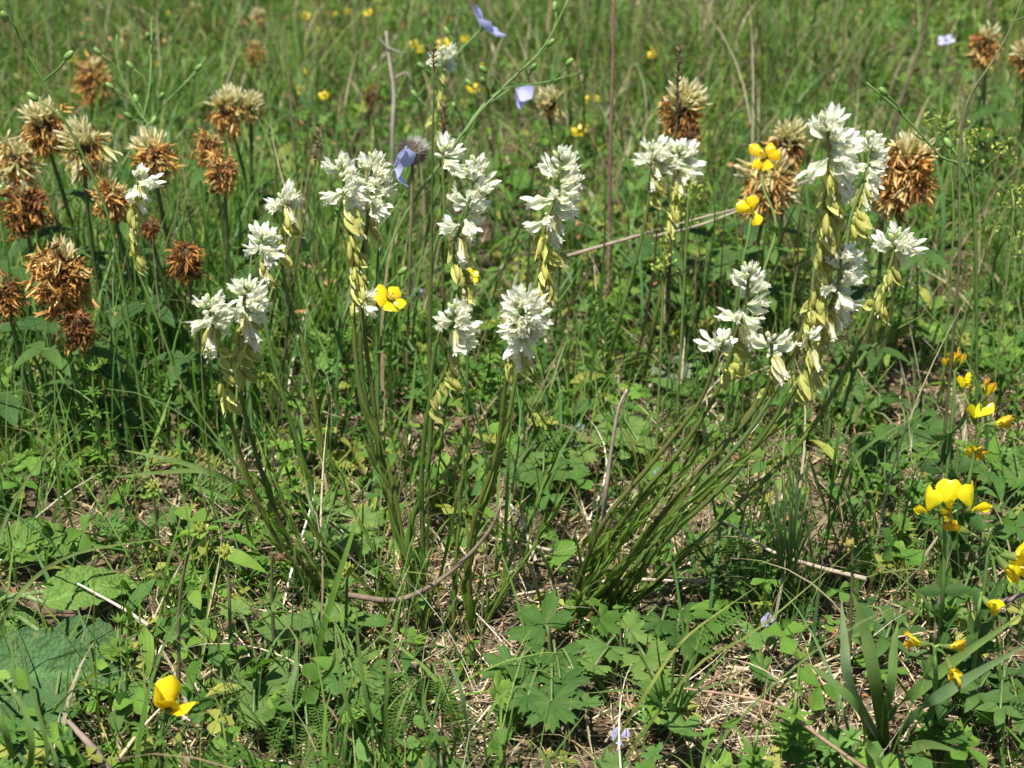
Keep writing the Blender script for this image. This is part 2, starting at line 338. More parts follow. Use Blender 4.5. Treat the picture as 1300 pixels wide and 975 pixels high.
def build_litter():
    g = G()
    x, y = scatter(600000, -1.3, 1.3, .45, 2.7, lambda x, y: inview(x, y, .15) * (.10 + .75 * pix_zone(x, y)) * np.where(y > 1.3, .35, 1))
    n = len(x); L = .006 + .045 * rng.random(n) ** 2.2
    c = pickcol(n, STRAWS, [.2, .22, .10, .33, .15], .4)
    blades(g, x, y, L, rng.choice([.0006, .001, .0016], n), rng.uniform(0, 6.28, n), rng.normal(1.35, .28, n), rng.normal(.0, .7, n), c, 4, z0=gz(x, y) + .012 * rng.random(n) ** 2)
    x, y = scatter(9000, -1.2, 1.2, .5, 2.2, lambda x, y: inview(x, y, .1) * (.08 + .5 * pix_zone(x, y)))
    n = len(x); L = .04 + .07 * rng.random(n)
    blades(g, x, y, L, rng.choice([.0007, .0011, .0016], n), rng.uniform(0, 6.28, n), rng.normal(1.1, .35, n), rng.normal(.45, .5, n), pickcol(n, np.array([(.50, .43, .30), (.56, .50, .40), (.36, .28, .17)])), 8, z0=gz(x, y) + .006)
    stuff('straw_litter', g, [M_DRY], 'pale dry grass stalks and straw lying between the plants', 'litter')
    g = G()
    x, y = scatter(70000, -1.3, 1.3, .45, 2.6, lambda x, y: inview(x, y, .1) * (.05 + .6 * pix_zone(x, y)))
    T = [sheet(.008, .0045, 'ovate', .5, 1.2, 4, 3, .8, col=(1, 1, 1)) for _ in range(5)]
    cols = np.array([(.20, .10, .045), (.34, .17, .075), (.28, .19, .11), (.11, .065, .035), (.40, .22, .10)])
    for k in range(5):
        s = slice(k, None, 5); batch(g, T[k], x[s], y[s], gz(x[s], y[s]) + .004 * rng.random(len(x[s])), rng.uniform(.5, 1.3, len(x[s])), cols)
    x, y = scatter(6000, -1.2, 1.2, 1.1, 2.8, lambda x, y: inview(x, y, .1) * (vnoise(x, y, .09, 6) > .70))
    batch(g, T[0], x, y, gz(x, y) + .02 + .07 * rng.random(len(x)), rng.uniform(.6, 1.4, len(x)), cols, tilt=.9)
    stuff('dead_leaf_litter', g, [M_DRY], 'small crumpled reddish brown dead leaves on the soil', 'litter')
def build_crumbs():
    g = G(); cr = [blob(.0022, .0017, .0015, (1, 1, 1), 5, 2, .7) for _ in range(4)]
    cols = np.array([(.06, .042, .028), (.10, .075, .05), (.16, .13, .10), (.045, .03, .02), (.13, .085, .05)])
    for k, t in enumerate(cr):
        x, y = scatter(16000, -1.1, 1.1, .5, 2.0, lambda x, y: inview(x, y, .05) * (.05 + .8 * pix_zone(x, y)))
        batch(g, t, x, y, gz(x, y) + .0004, rng.uniform(.35, 1.7, len(x)) ** 1.3, cols, tilt=.8)
    stuff('soil_crumbs', g, [M_DRY], 'dark crumbs of soil and tiny stones between the plants', 'soil crumbs')
def rotm(az, tl, rl):
    ca, sa, ct, st, cr, sr = np.cos(az), np.sin(az), np.cos(tl), np.sin(tl), np.cos(rl), np.sin(rl); z = np.zeros_like(az); o = z + 1
    Z = np.stack([ca, -sa, z, sa, ca, z, z, z, o], -1).reshape(-1, 3, 3); Yr = np.stack([ct, z, st, z, o, z, -st, z, ct], -1).reshape(-1, 3, 3)
    X = np.stack([o, z, z, z, cr, -sr, z, sr, cr], -1).reshape(-1, 3, 3); return Z @ Yr @ X
def batch(g, s, x, y, z, sc, cols, az=None, tilt=.35, mi=0, j=.2):
    """many copies of one small leaf, set into one mesh"""
    n = len(x)
    if not n: return
    if az is None: az = rng.uniform(0, 6.28, n)
    M = rotm(az, rng.normal(0, tilt, n), rng.normal(0, tilt, n))
    V = np.einsum('nij,kj->nki', M, s['V']) * sc[:, None, None] + np.stack([x, y, z], -1)[:, None, :]
    k = len(s['V']); off = (np.arange(n) * k)[:, None, None]
    c = pickcol(n, cols, j=j)[:, None, :] * s['col'][None]
    Q = (np.asarray(s['Q'])[None] + off).reshape(-1, 4) if len(s.get('Q', [])) else None
    T = (np.asarray(s['T'])[None] + off).reshape(-1, 3) if len(s.get('T', [])) else None
    g.add(V.reshape(-1, 3), Q, T, c.reshape(-1, 3), np.tile(s['uv'], (n, 1)) if 'uv' in s else None, mi)
build_litter(); build_crumbs()

# ------------------------------------------------------------------ leaf templates
def as_dict(g):
    V, Q, T, C, U, _, _ = g.arr(); return dict(V=V, Q=Q, T=T, col=C, uv=U)
ONE = (1, 1, 1)
def petiole(g, l=.05, w=.0008, bx=.25):
    s = sheet(l, w * 2, 'strap', 0, 0, 3, 2, col=(.9, 1.0, .8)); g.add(**xf(s, frame((-bx, 0, -1))))
def t_trefoil(pet=True, L=.011, Wd=.009, kind='obov', spread=1.75):
    g = G()
    for a in (-spread, 0, spread):
        s = sheet(L, Wd, kind, .35, -.3, 5, 3, col=(.95, 1, .95), tip=(1.08, 1.05, 1.1)); g.add(**xf(s, Matrix.Rotation(a, 3, 'Z')))
    if pet: petiole(g)
    return as_dict(g)
def t_palm(lobes=5, Rr=.016, depth=.5, tooth=.16, n=40, pet=True, span=2.55, cup=.22):
    th = np.linspace(-span, span, n); ph = (th / span + 1) / 2 * lobes
    lb = np.abs(np.sin(np.pi * ph)) ** .65
    r = Rr * (1 - depth + depth * lb) * (1 + tooth * np.where(np.arange(n) % 2, 1, -1) * .5) * (.72 + .28 * np.cos(th * .6)); r[0] = r[-1] = Rr * .35
    V = [(0, 0, 0)]; C = [(.85, .9, .85)]; U = [(0, 0)]
    for f in (.5, 1.):
        for k in range(n):
            rr = r[k] * f; V.append((rr * math.cos(th[k]), rr * math.sin(th[k]), cup * rr * rr / Rr * (1 if f < 1 else .6) + (lb[k] - .5) * Rr * .13 * f)); C.append((1, 1, 1) if f < 1 else (1.08, 1.06, 1.1)); U.append((f, ph[k] * 2))
    T = [(0, 1 + k, 2 + k) for k in range(n - 1)]; Q = [(1 + k, 1 + n + k, 2 + n + k, 2 + k) for k in range(n - 1)]
    g = G(); g.add(V, Q, T, C, U)
    if pet: petiole(g, .06)
    return as_dict(g)
def t_feather(L=.045, n=11, Wd=.012):
    g = G(); g.add(**sheet(L, .0012, 'strap', 0, -.5, 5, 2, col=(1.1, 1.1, .9)))
    for k in range(n):
        u = (k + 1) / (n + 1); w = Wd * math.sin(math.pi * u ** .8) ** .7 + .002
        for s in (-1, 1):
            for q in (-.35, .35):
                f = sheet(w * (.9 if q > 0 else .7), .0022, 'lance', .2, .2, 3, 2, col=ONE)
                g.add(**xf(f, Matrix.Rotation(s * (1.15 + q), 3, 'Z') @ Matrix.Rotation(-.25, 3, 'Y'), (u * L * .97, 0, -.25 * u * u * L + .0003)))
    petiole(g, .03); return as_dict(g)
def t_whorl(n=8, L=.011, tiers=4):
    g = G(); g.add(**tube([(0, 0, -.04), (0, 0, .0), (.003, 0, .02), (.002, 0, .012 * tiers)], [.0008, .0008, .0007, .0004], 4, (.9, 1, .8)))
    for t in range(tiers):
        for k in range(n):
            s = sheet(L * (1 - .16 * t), .0026, 'lance', .2, -.3, 4, 2, col=np.array(ONE) * (1 + .08 * t))
            g.add(**xf(s, Matrix.Rotation(6.283 * k / n + t, 3, 'Z') @ Matrix.Rotation(-.35 - .1 * t, 3, 'Y'), (.002, 0, .012 * t)))
    return as_dict(g)
def t_simple(L=.014, Wd=.008, kind='ovate', bend=-.4):
    g = G(); g.add(**sheet(L, Wd, kind, .3, bend, 5, 3, .15, col=ONE)); petiole(g, .04, bx=.6); return as_dict(g)

LEAFG = np.array([(.115, .225, .034), (.085, .180, .030), (.160, .270, .045), (.070, .155, .034), (.12, .225, .055), (.115, .225, .034), (.085, .180, .030), (.27, .29, .06)])
def build_cover():
    g = G()
    kinds = [(t_trefoil(), .38, 4200), (t_trefoil(L=.008, Wd=.0045, spread=1.3), .35, 2200), (t_palm(5, .012), .40, 1500), (t_palm(7, .010, .35, .2, 44), .4, 1300), (t_feather(), .5, 380),
             (t_whorl(6, .008, 3), .4, 420), (t_simple(), .45, 4200), (t_simple(.028, .007, 'lance', -.9), .45, 3600), (t_simple(.022, .012, 'obov', -.6), .4, 700)]
    for i, (s, tl, n) in enumerate(kinds):
        x, y = scatter(n * 3, -1.2, 1.2, .45, 2.5, lambda x, y: inview(x, y, .1) * np.clip(vnoise(x, y, .16, i) * 2.2 - .6, 0.03, 1) * (1 - .55 * pix_zone(x, y)) * np.where(y > 1.5, .8, 1) * excl(x, y))
        n = len(x); h = .004 + .035 * rng.random(n) ** 1.3
        batch(g, s, x, y, gz(x, y) + h, rng.uniform(.65, 1.35, n), LEAFG, tilt=tl)
    stuff('low_ground_cover', g, [M_LEAF], 'mixed low clover, cinquefoil and herb leaves covering the soil', 'ground cover')
build_cover()

# ------------------------------------------------------------------ white milkwort: flowers, pods, leaves
WH = np.array((.90, .89, .79)); WG = np.array((.60, .68, .38)); CRM = np.array((.74, .73, .48)); YG = np.array((.64, .64, .18)); YG2 = np.array((.80, .74, .32)); PK = np.array((.42, .25, .13))
def mk_flower(half=False):
    """one milkwort flower: two rounded wing sepals round a tube with two upper petals and a fringed keel"""
    g = G(); L = .0115 * (.88 + .24 * rng.random()); op = .5 if half else 1.
    for s in (-1, 1):
        w = sheet(.0094 * (.85 + .25 * rng.random()), .0047, 'obov', .7, .35, 8, 5, .30, col=WG * .75 + WH * .25, tip=WH * np.array((1, 1, .97)))
        g.add(**xf(w, Matrix.Rotation(s * (1.05 + .35 * rng.random()), 3, 'X') @ Matrix.Rotation(-.10 - .28 * op * rng.random(), 3, 'Y'), (0, s * .0006, 0)))
    g.add(**tube([(0, 0, 0), (L * .35, 0, .0002), (L * .8, 0, .0002)], [.0006, .0014, .0016], 6, WG, WH, False))
    for s in (-1, 1):
        w = sheet(L * 1.12, .0032, 'spoon', .6, .25 + .6 * rng.random(), 9, 4, .4, col=WH * .93, tip=WH)
        g.add(**xf(w, Matrix.Rotation(s * (.08 + .22 * rng.random()), 3, 'Z') @ Matrix.Rotation(-.22 * rng.random(), 3, 'Y'), (0, 0, .0005)))
    for k in range(12):
        a = 6.283 * k / 12 + rng.random() * .5
        w = sheet(.0032 * (.5 + .7 * rng.random()), .0012, 'spoon', .3, 1.2 * (rng.random() - .2), 4, 2, .2, col=WH)
        g.add(**xf(w, Matrix.Rotation(a, 3, 'X') @ Matrix.Rotation((-.3 - .9 * rng.random()) * op, 3, 'Y'), (L * .78, 0, 0)))
    return g.mesh('flower', M_WHITE)
def mk_wilt():
    g = G(); L = .0125
    for s in (-1, 1):
        w = sheet(L, .0058, 'ovate', .55, .12, 6, 4, .12, col=YG2 * .6 + CRM * .4, tip=CRM)
        g.add(**xf(w, Matrix.Rotation(s * (1.25 + .2 * rng.random()), 3, 'X') @ Matrix.Rotation(-.10, 3, 'Y'), (0, s * .0008, -.0006)), mi=0)
    g.add(**tube([(.003, 0, 0), (L * .8, 0, 0), (L * .98, 0, .0003)], [.0010, .0016, .0017], 6, CRM, WH, False), mi=1)
    for k in range(7):
        a = 6.283 * k / 7 + rng.random(); w = sheet(.0036, .0016, 'obov', .3, .4, 3, 2, col=WH)
        g.add(**xf(w, Matrix.Rotation(a, 3, 'X') @ Matrix.Rotation(-.45 - .4 * rng.random(), 3, 'Y'), (L * .93, 0, 0)), mi=1)
    return g.mesh('drooping_flower', [M_POD, M_WHITE])
def mk_pod():
    g = G(); L = .0110 * (.88 + .25 * rng.random()); c = YG * (.85 + .3 * rng.random()) * (1 - .3) + YG2 * .3; tip = c * .6 + PK * .4 if rng.random() < .5 else c * 1.15
    for s in (-1, 1):
        w = sheet(L, .0062, 'ovate', .30, .25 * (rng.random() - .5), 8, 5, .22, col=c * np.array((.9, 1, .8)), tip=tip)
        g.add(**xf(w, Matrix.Rotation(s * (1.15 + .4 * rng.random()), 3, 'X') @ Matrix.Rotation(-.04 - .2 * rng.random(), 3, 'Y'), (0, s * .0008, -.0010)), mi=0)
    g.add(**xf(blob(.0042, .0012, .0026, YG * .9, 6, 4), None, (.0055, 0, .0002)), mi=0)
    for k in range(2): g.add(**xf(sheet(.0028, .0011, 'lance', .3, .6, 3, 2, col=CRM * .9), Matrix.Rotation(6.28 * rng.random(), 3, 'X'), (L * .93, 0, 0)), mi=1)
    return g.mesh('seed_pod', [M_POD, M_WHITE])
FL = [mk_flower(i > 6) for i in range(9)]; WI = [mk_wilt() for _ in range(5)]; PD = [mk_pod() for _ in range(9)]
def mk_bud(c): g = G(); g.add(**xf(blob(.0026, .0012, .0012, c, 6, 4, .1, c * 1.1), None, (.0026, 0, 0))); return g.mesh('bud', M_WHITE)
BD = [mk_bud(WG), mk_bud(WH * .85)]
MLEAF = []
for L, w, b in ((.024, .0028, -.25), (.018, .0022, .25), (.027, .0030, .1), (.020, .0036, -.6), (.015, .0028, -.9), (.022, .002, .6)):
    c = np.array((.100, .165, .030)) * (.75 + .6 * rng.random()); g = G(); g.add(**sheet(L, w, 'lance', .55, b, 6, 3, col=c, tip=c * np.array((1.5, 1.3, 1.1)))); MLEAF.append(g.mesh('leaf', M_LEAF))

def along(path, s):
    """point and tangent at distance s from the tip of a path given tip first"""
    d = np.linalg.norm(np.diff(path, axis=0), axis=1); c = np.concatenate([[0], np.cumsum(d)]); s = min(max(s, 0), c[-1] - 1e-6)
    k = min(int(np.searchsorted(c, s, 'right')) - 1, len(d) - 1); t = (s - c[k]) / max(d[k], 1e-9)
    p = path[k] * (1 - t) + path[k + 1] * t; T = path[k] - path[k + 1]; return Vector(p), Vector(T / np.linalg.norm(T))
def stem_path(px, Yt, Yb, n=26, grounded=True):
    m = len(px); pts = [at(x, y, Yt + (Yb - Yt) * (i / (m - 1)) ** 1.1) for i, (x, y) in enumerate(px)]
    if grounded:
        b = pts[-1]; q = ground(*px[-1]); pts[-1] = q if abs(q.y - b.y) < .05 else Vector((b.x, b.y, float(gz(b.x, b.y))))
        pts[-1].z -= .004
    return smooth_path(pts, n)
SPIKES = 'white milkwort flower stems'
def spike(label, px, Yt, Yb, nf, lf, nw, npod, lp, side=None, rs=1.2, leaves=26, wide=1., stemcol=(.060, .100, .024)):
    px = px[:2] + [(x + random.uniform(-9, 9), y + random.uniform(-6, 6)) for x, y in px[2:-1]] + [(px[-1][0] + random.uniform(-12, 12), px[-1][1])]
    path = stem_path(px, Yt, Yb); base = Vector(path[-1])
    r0 = thing('milkwort_stem', label, 'flower stem', base, SPIKES); stemcol = np.array(stemcol) * np.array((random.uniform(.9, 1.7), random.uniform(.9, 1.3), 1))
    tot = np.linalg.norm(np.diff(path, axis=0), axis=1).sum()
    g = G(); g.add(**tube(path[::-1], np.linspace(.0014, .0007, len(path)) * rs, 7, stemcol, np.array(stemcol) * 1.35))
    part('stem', g.mesh('stem', M_STEM, base), r0)
    k = Yt * 1.15 / FPX; lf = max(lf - 16, lf * .55) * k; lp = (lp + 12) * k
    az0 = side if side is not None else -.6
    ga = random.random() * 6
    def place(name, me, s, el, az, sc, off=.0012):
        p, T = along(path, s); h = Vector((math.cos(az), math.sin(az), 0)); d = h * math.cos(el) + (T * .6 + Vector((0, 0, .4))) * math.sin(el)
        part(name, me, r0, frame(d, roll=random.uniform(-.5, .5)), p + h * off, sc, base)
    for i in range(10 if nf > 6 else 4):
        ga += 2.4; place('bud', BD[i % 2], .0005 + .0007 * i, 1.25 - .09 * i, ga, .8 + .04 * i)
    nf = int(nf * 1.12); npod = int(npod * 1.9)
    for i in range(nf):
        u = (i + .5) / nf; ga += 2.4; az = ga if (i % 2) else az0 + random.uniform(-1.3, 1.3)
        place('flower', random.choice(FL), .003 + lf * u * .95, .80 - 1.35 * u + random.uniform(-.4, .4), az, (.78 + .35 * min(1, u * 2.5)) * wide * random.uniform(.85, 1.12))
    for i in range(nw):
        az = az0 + random.uniform(-1.5, 1.5)
        place('drooping_flower', random.choice(WI), lf * (.85 + .15 * i / max(nw, 1)) + .012 * i / max(nw, 1), -.75 - .5 * random.random(), az, random.uniform(.9, 1.08) * wide)
    for i in range(npod):
        u = (i + .5) / npod; az = az0 + random.uniform(-1.9, 1.9)
        place('seed_pod', random.choice(PD), lf + .001 + (lp) * u * random.uniform(.93, 1.07), random.uniform(-1.3, -.55), az, random.choice((.8, 1.0, 1.1, 1.2, 1.35)) * random.uniform(.93, 1.07) * wide)
    s0 = lf + lp + .012
    for i in range(leaves):
        u = (i + random.random()) / leaves; s = s0 + (tot - s0 - .004) * u ** .8
        if s >= tot - .002: continue
        p, T = along(path, s); ga += 2.4; h = Vector((math.cos(ga), math.sin(ga), 0)); d = T + h * (.12 + .35 * u * random.random() + .1 * random.random())
        part('leaf', random.choice(MLEAF), r0, frame(d, h), p, (.6 + .7 * u) * random.uniform(.7, 1.15), base)
    return r0
RT = 0.1; LT = 2.9      # which side the pods hang to (0 = right of the stem)
spike('left white milkwort spike, taller of the two pressed together, flowers facing right', [(311, 362), (308, 420), (306, 480), (312, 545), (345, 640), (385, 705), (440, 775)], .80, .83, 15, 60, 7, 6, 75, -.4)
spike('left white milkwort spike with greenish buds, leaning beside its taller neighbour', [(264, 382), (272, 430), (288, 500), (302, 560), (330, 640), (370, 710), (420, 775)], .785, .82, 11, 45, 7, 7, 110, -.7, wide=.92)
spike('white milkwort spike left of centre with a long tail of pods and brown stem', [(434, 206), (438, 270), (441, 330), (446, 400), (462, 500), (488, 610), (530, 790)], .86, .83, 13, 62, 5, 11, 110, RT)
spike('white milkwort spike touching the purple petal, with no pods below', [(474, 200), (470, 240), (462, 290), (452, 360), (468, 480), (500, 620), (545, 800)], .88, .84, 20, 68, 4, 3, 40, .1)
spike('tall central white milkwort spike with green pods above another flower head', [(603, 204), (594, 260), (583, 320), (576, 380), (556, 450), (540, 590), (525, 690), (545, 800)], .83, .82, 20, 105, 4, 11, 90, RT)
spike('low central white milkwort spike with flat pods spaced down its dark stem', [(578, 388), (574, 430), (562, 465), (548, 520), (537, 600), (529, 690), (548, 806)], .79, .81, 12, 55, 1, 5, 115, RT, wide=.95)
spike('tall white milkwort spike right of centre with curved greenish tail of pods', [(712, 193), (708, 240), (697, 300), (684, 380), (660, 450), (628, 580), (600, 700), (592, 800)], .85, .82, 22, 100, 5, 12, 100, RT)
spike('front white milkwort head in the centre, broad and full with cream drooping flowers', [(662, 374), (664, 410), (656, 450), (643, 490), (624, 580), (604, 680), (598, 812)], .78, .81, 26, 72, 9, 3, 40, -.9, 1.15, wide=1.05)
spike('tallest right milkwort spike with a thick column of yellow green pods', [(1050, 152), (1053, 220), (1046, 300), (1030, 375), (1000, 450), (930, 540), (840, 650), (735, 780)], .78, .82, 12, 68, 16, 36, 215, RT, 1.5, wide=1.12)
spike('right milkwort spike with white flowers halfway down to the right of the pods', [(1070, 318), (1062, 370), (1045, 420), (1020, 490), (960, 560), (880, 650), (760, 775)], .79, .81, 19, 85, 7, 10, 95, .15, 1.3)
spike('small loose milkwort spike left of the tallest one, pods tinged pink', [(950, 340), (948, 380), (940, 430), (915, 490), (860, 560), (790, 660), (725, 765)], .80, .81, 12, 95, 4, 5, 60, .2)
spike('low sparse white milkwort head spreading flat at the end of its stem', [(918, 432), (908, 462), (880, 510), (830, 580), (770, 670), (715, 770)], .78, .81, 6, 22, 0, 0, 5, 0)
spike('white milkwort spike tucked behind the tallest one beside the brown clover', [(1106, 172), (1100, 220), (1088, 270), (1072, 330), (1030, 420), (960, 530), (870, 640), (750, 770)], .92, .84, 18, 62, 4, 9, 100, .1, wide=.95)
spike('small white milkwort spike furthest right with few flowers and pods below', [(1138, 296), (1132, 330), (1122, 375), (1085, 450), (1020, 550), (920, 660), (775, 775)], .84, .83, 10, 32, 3, 7, 65, 0)
spike('short milkwort stem with single flowers low under the right spikes', [(978, 428), (980, 470), (955, 520), (900, 590), (830, 680), (740, 775)], .79, .81, 4, 45, 3, 3, 45, .3)
spike('milkwort stem with hanging pods only just left of the right plant', [(1028, 425), (1022, 470), (990, 530), (920, 610), (850, 690), (765, 778)], .78, .81, 1, 8, 2, 7, 75, .2)
spike('distant white milkwort spike, left one of the twin heads before the dark seed stalk', [(828, 184), (826, 225), (822, 275), (812, 340), (790, 420), (760, 500)], 1.10, 1.08, 13, 36, 2, 5, 50, 0, wide=1.1, leaves=10)
spike('distant white milkwort spike, right one of the twin heads before the dark seed stalk', [(862, 186), (860, 225), (856, 270), (850, 340), (830, 420), (800, 500)], 1.10, 1.08, 14, 40, 2, 5, 50, 0, wide=1.1, leaves=10)
spike('small pale milkwort spike high on a thin stem beside yellow flowers', [(563, 62), (558, 120), (556, 200), (560, 300), (566, 380)], 1.28, 1.26, 9, 38, 2, 5, 70, .4, leaves=10)
spike('small white milkwort spike left of centre, upper of the two diagonal ones', [(361, 246), (359, 280), (358, 310), (372, 380), (390, 450), (410, 560)], .99, .96, 9, 26, 2, 4, 45, .3, leaves=14)
spike('small white milkwort spike left of centre, lower of the two diagonal ones', [(333, 298), (331, 340), (340, 400), (360, 480), (400, 590)], .96, .93, 14, 32, 4, 2, 35, .4, leaves=14)
spike('thin arching milkwort stem with white tip in front of the brown clovers', [(176, 220), (168, 265), (172, 320), (200, 400), (235, 490), (290, 580), (345, 660)], .97, .93, 6, 18, 3, 10, 90, .3, leaves=10, stemcol=(.075, .12, .03), rs=.7)
spike('faint small white milkwort head behind the central stems near the buttercup', [(455, 372), (460, 400), (466, 470), (480, 560)], .95, .94, 5, 20, 1, 0, 5, 0, leaves=8)
spike('small white milkwort tip behind and left of the central spike', [(567, 186), (562, 215), (556, 280), (552, 360), (548, 450)], 1.04, 1.02, 7, 28, 0, 0, 5, 0, leaves=8)

# leafy shoots without flowers at the foot of the clump
def shoot(label, px, Yt, Yb, n=26, w=1.):
    path = stem_path(px, Yt, Yb, 16); base = Vector(path[-1]); r0 = thing('leafy_shoot', label, 'leafy shoot', base, 'leafy milkwort shoots')
    g = G(); g.add(**tube(path[::-1], np.linspace(.0013, .0006, len(path)), 6, (.10, .14, .03), (.12, .19, .04))); part('stem', g.mesh('stem', M_STEM, base), r0)
    tot = np.linalg.norm(np.diff(path, axis=0), axis=1).sum(); ga = random.random() * 6
    for i in range(n):
        p, T = along(path, tot * (i + .3) / n); ga += 2.4; h = Vector((math.cos(ga), math.sin(ga), 0)); d = T + h * (.08 + .16 * random.random())
        part('leaf', random.choice(MLEAF), r0, frame(d, h), p, random.uniform(.7, 1.0) * w, base)
shoot('leafy green shoot leaning right, lowest of the diagonal bundle', [(930, 590), (850, 660), (780, 730), (712, 790)], .78, .80, 40, 1.2)
shoot('leafy green shoot leaning right in the middle of the diagonal bundle', [(900, 560), (830, 640), (770, 710), (722, 785)], .80, .80, 40, 1.2)
shoot('leafy green shoot at the upper edge of the diagonal bundle', [(850, 590), (800, 650), (745, 720), (712, 775)], .83, .82, 34, 1.15)
shoot('short leafy shoot at the foot of the diagonal bundle with yellowing leaves', [(800, 670), (765, 720), (735, 760), (708, 795)], .78, .79, 30, 1.2)
shoot('leafy shoot rising left of the central stems', [(475, 560), (490, 630), (520, 720), (560, 800)], .83, .82, 24)
shoot('leafy shoot crossing behind the central stems toward the left', [(430, 600), (460, 670), (500, 740), (552, 805)], .82, .81, 24)
shoot('upright leafy shoot between the two dark central stems', [(590, 560), (585, 640), (578, 720), (575, 812)], .81, .80, 26)
shoot('straight dark shoot slanting right from the foot of the central stems', [(716, 625), (680, 690), (640, 750), (606, 805)], .79, .80, 18)
shoot('leafy shoot with narrow leaves under the left flower spikes', [(345, 600), (372, 670), (410, 735), (470, 790)], .81, .81, 26)
shoot('short leafy shoot left of the central plant foot', [(380, 640), (420, 700), (465, 745), (520, 800)], .80, .81, 24)
shoot('leafy shoot right of the central stems pointing to the long twig', [(700, 590), (672, 660), (645, 720), (612, 800)], .86, .83, 22)

# ------------------------------------------------------------------ faded clover heads
CR = np.array((.58, .50, .24)); CR2 = np.array((.74, .68, .46))
BRS = [(.42, .21, .055), (.54, .31, .09), (.26, .12, .045), (.64, .47, .20), (.18, .08, .035), (.58, .37, .13)]
def mk_cream(i):
    g = G(); c = CR * (.9 + .2 * rng.random())
    for k in range(4):
        s = sheet(.0155 * (.65 + .45 * rng.random()), .0026, 'spoon' if k % 2 else 'lance', .9, 1.3 * (rng.random() - .35), 7, 3, .2, col=c * np.array((.85, .95, .7)), tip=CR2, twist=1.6 * (rng.random() - .5))
        g.add(**xf(s, Matrix.Rotation(1.6 * k + i, 3, 'X') @ Matrix.Rotation(-.05 - .30 * rng.random(), 3, 'Y')))
    return g.mesh('cream_floret', M_CREAM)
def mk_brown(i):
    g = G(); c = np.array(BRS[i % 6])
    for k in range(5):
        s = sheet(.0105 * (.6 + .6 * rng.random()), .0020, 'lance', 1.2, 3.6 * (rng.random() - .4), 7, 3, 1.0, col=c * .7, tip=c * 1.5, twist=4.5 * (rng.random() - .5))
        g.add(**xf(s, Matrix.Rotation(1.6 * k + i, 3, 'X') @ Matrix.Rotation(-.1 - .7 * rng.random(), 3, 'Y'), rng.normal(0, .0012, 3)))
    return g.mesh('brown_floret', M_BROWN)
CF = [mk_cream(i) for i in range(6)]; BF = [mk_brown(i) for i in range(18)]
def mk_tri(L=.03, Wd=.014, c=(.07, .14, .035), pale=1.):
    g = G()
    for a in (-1.5, 0, 1.5):
        s = sheet(L, Wd, 'ovate', .3, -.5, 7, 4, .08, col=np.array(c) * .9, tip=np.array(c) * 1.2); g.add(**xf(s, Matrix.Rotation(a, 3, 'Z')))
    return g.mesh('leaf', M_LEAF)
CLF = [mk_tri(), mk_tri(.024, .012, (.09, .17, .04)), mk_tri(.034, .017, (.06, .125, .035))]
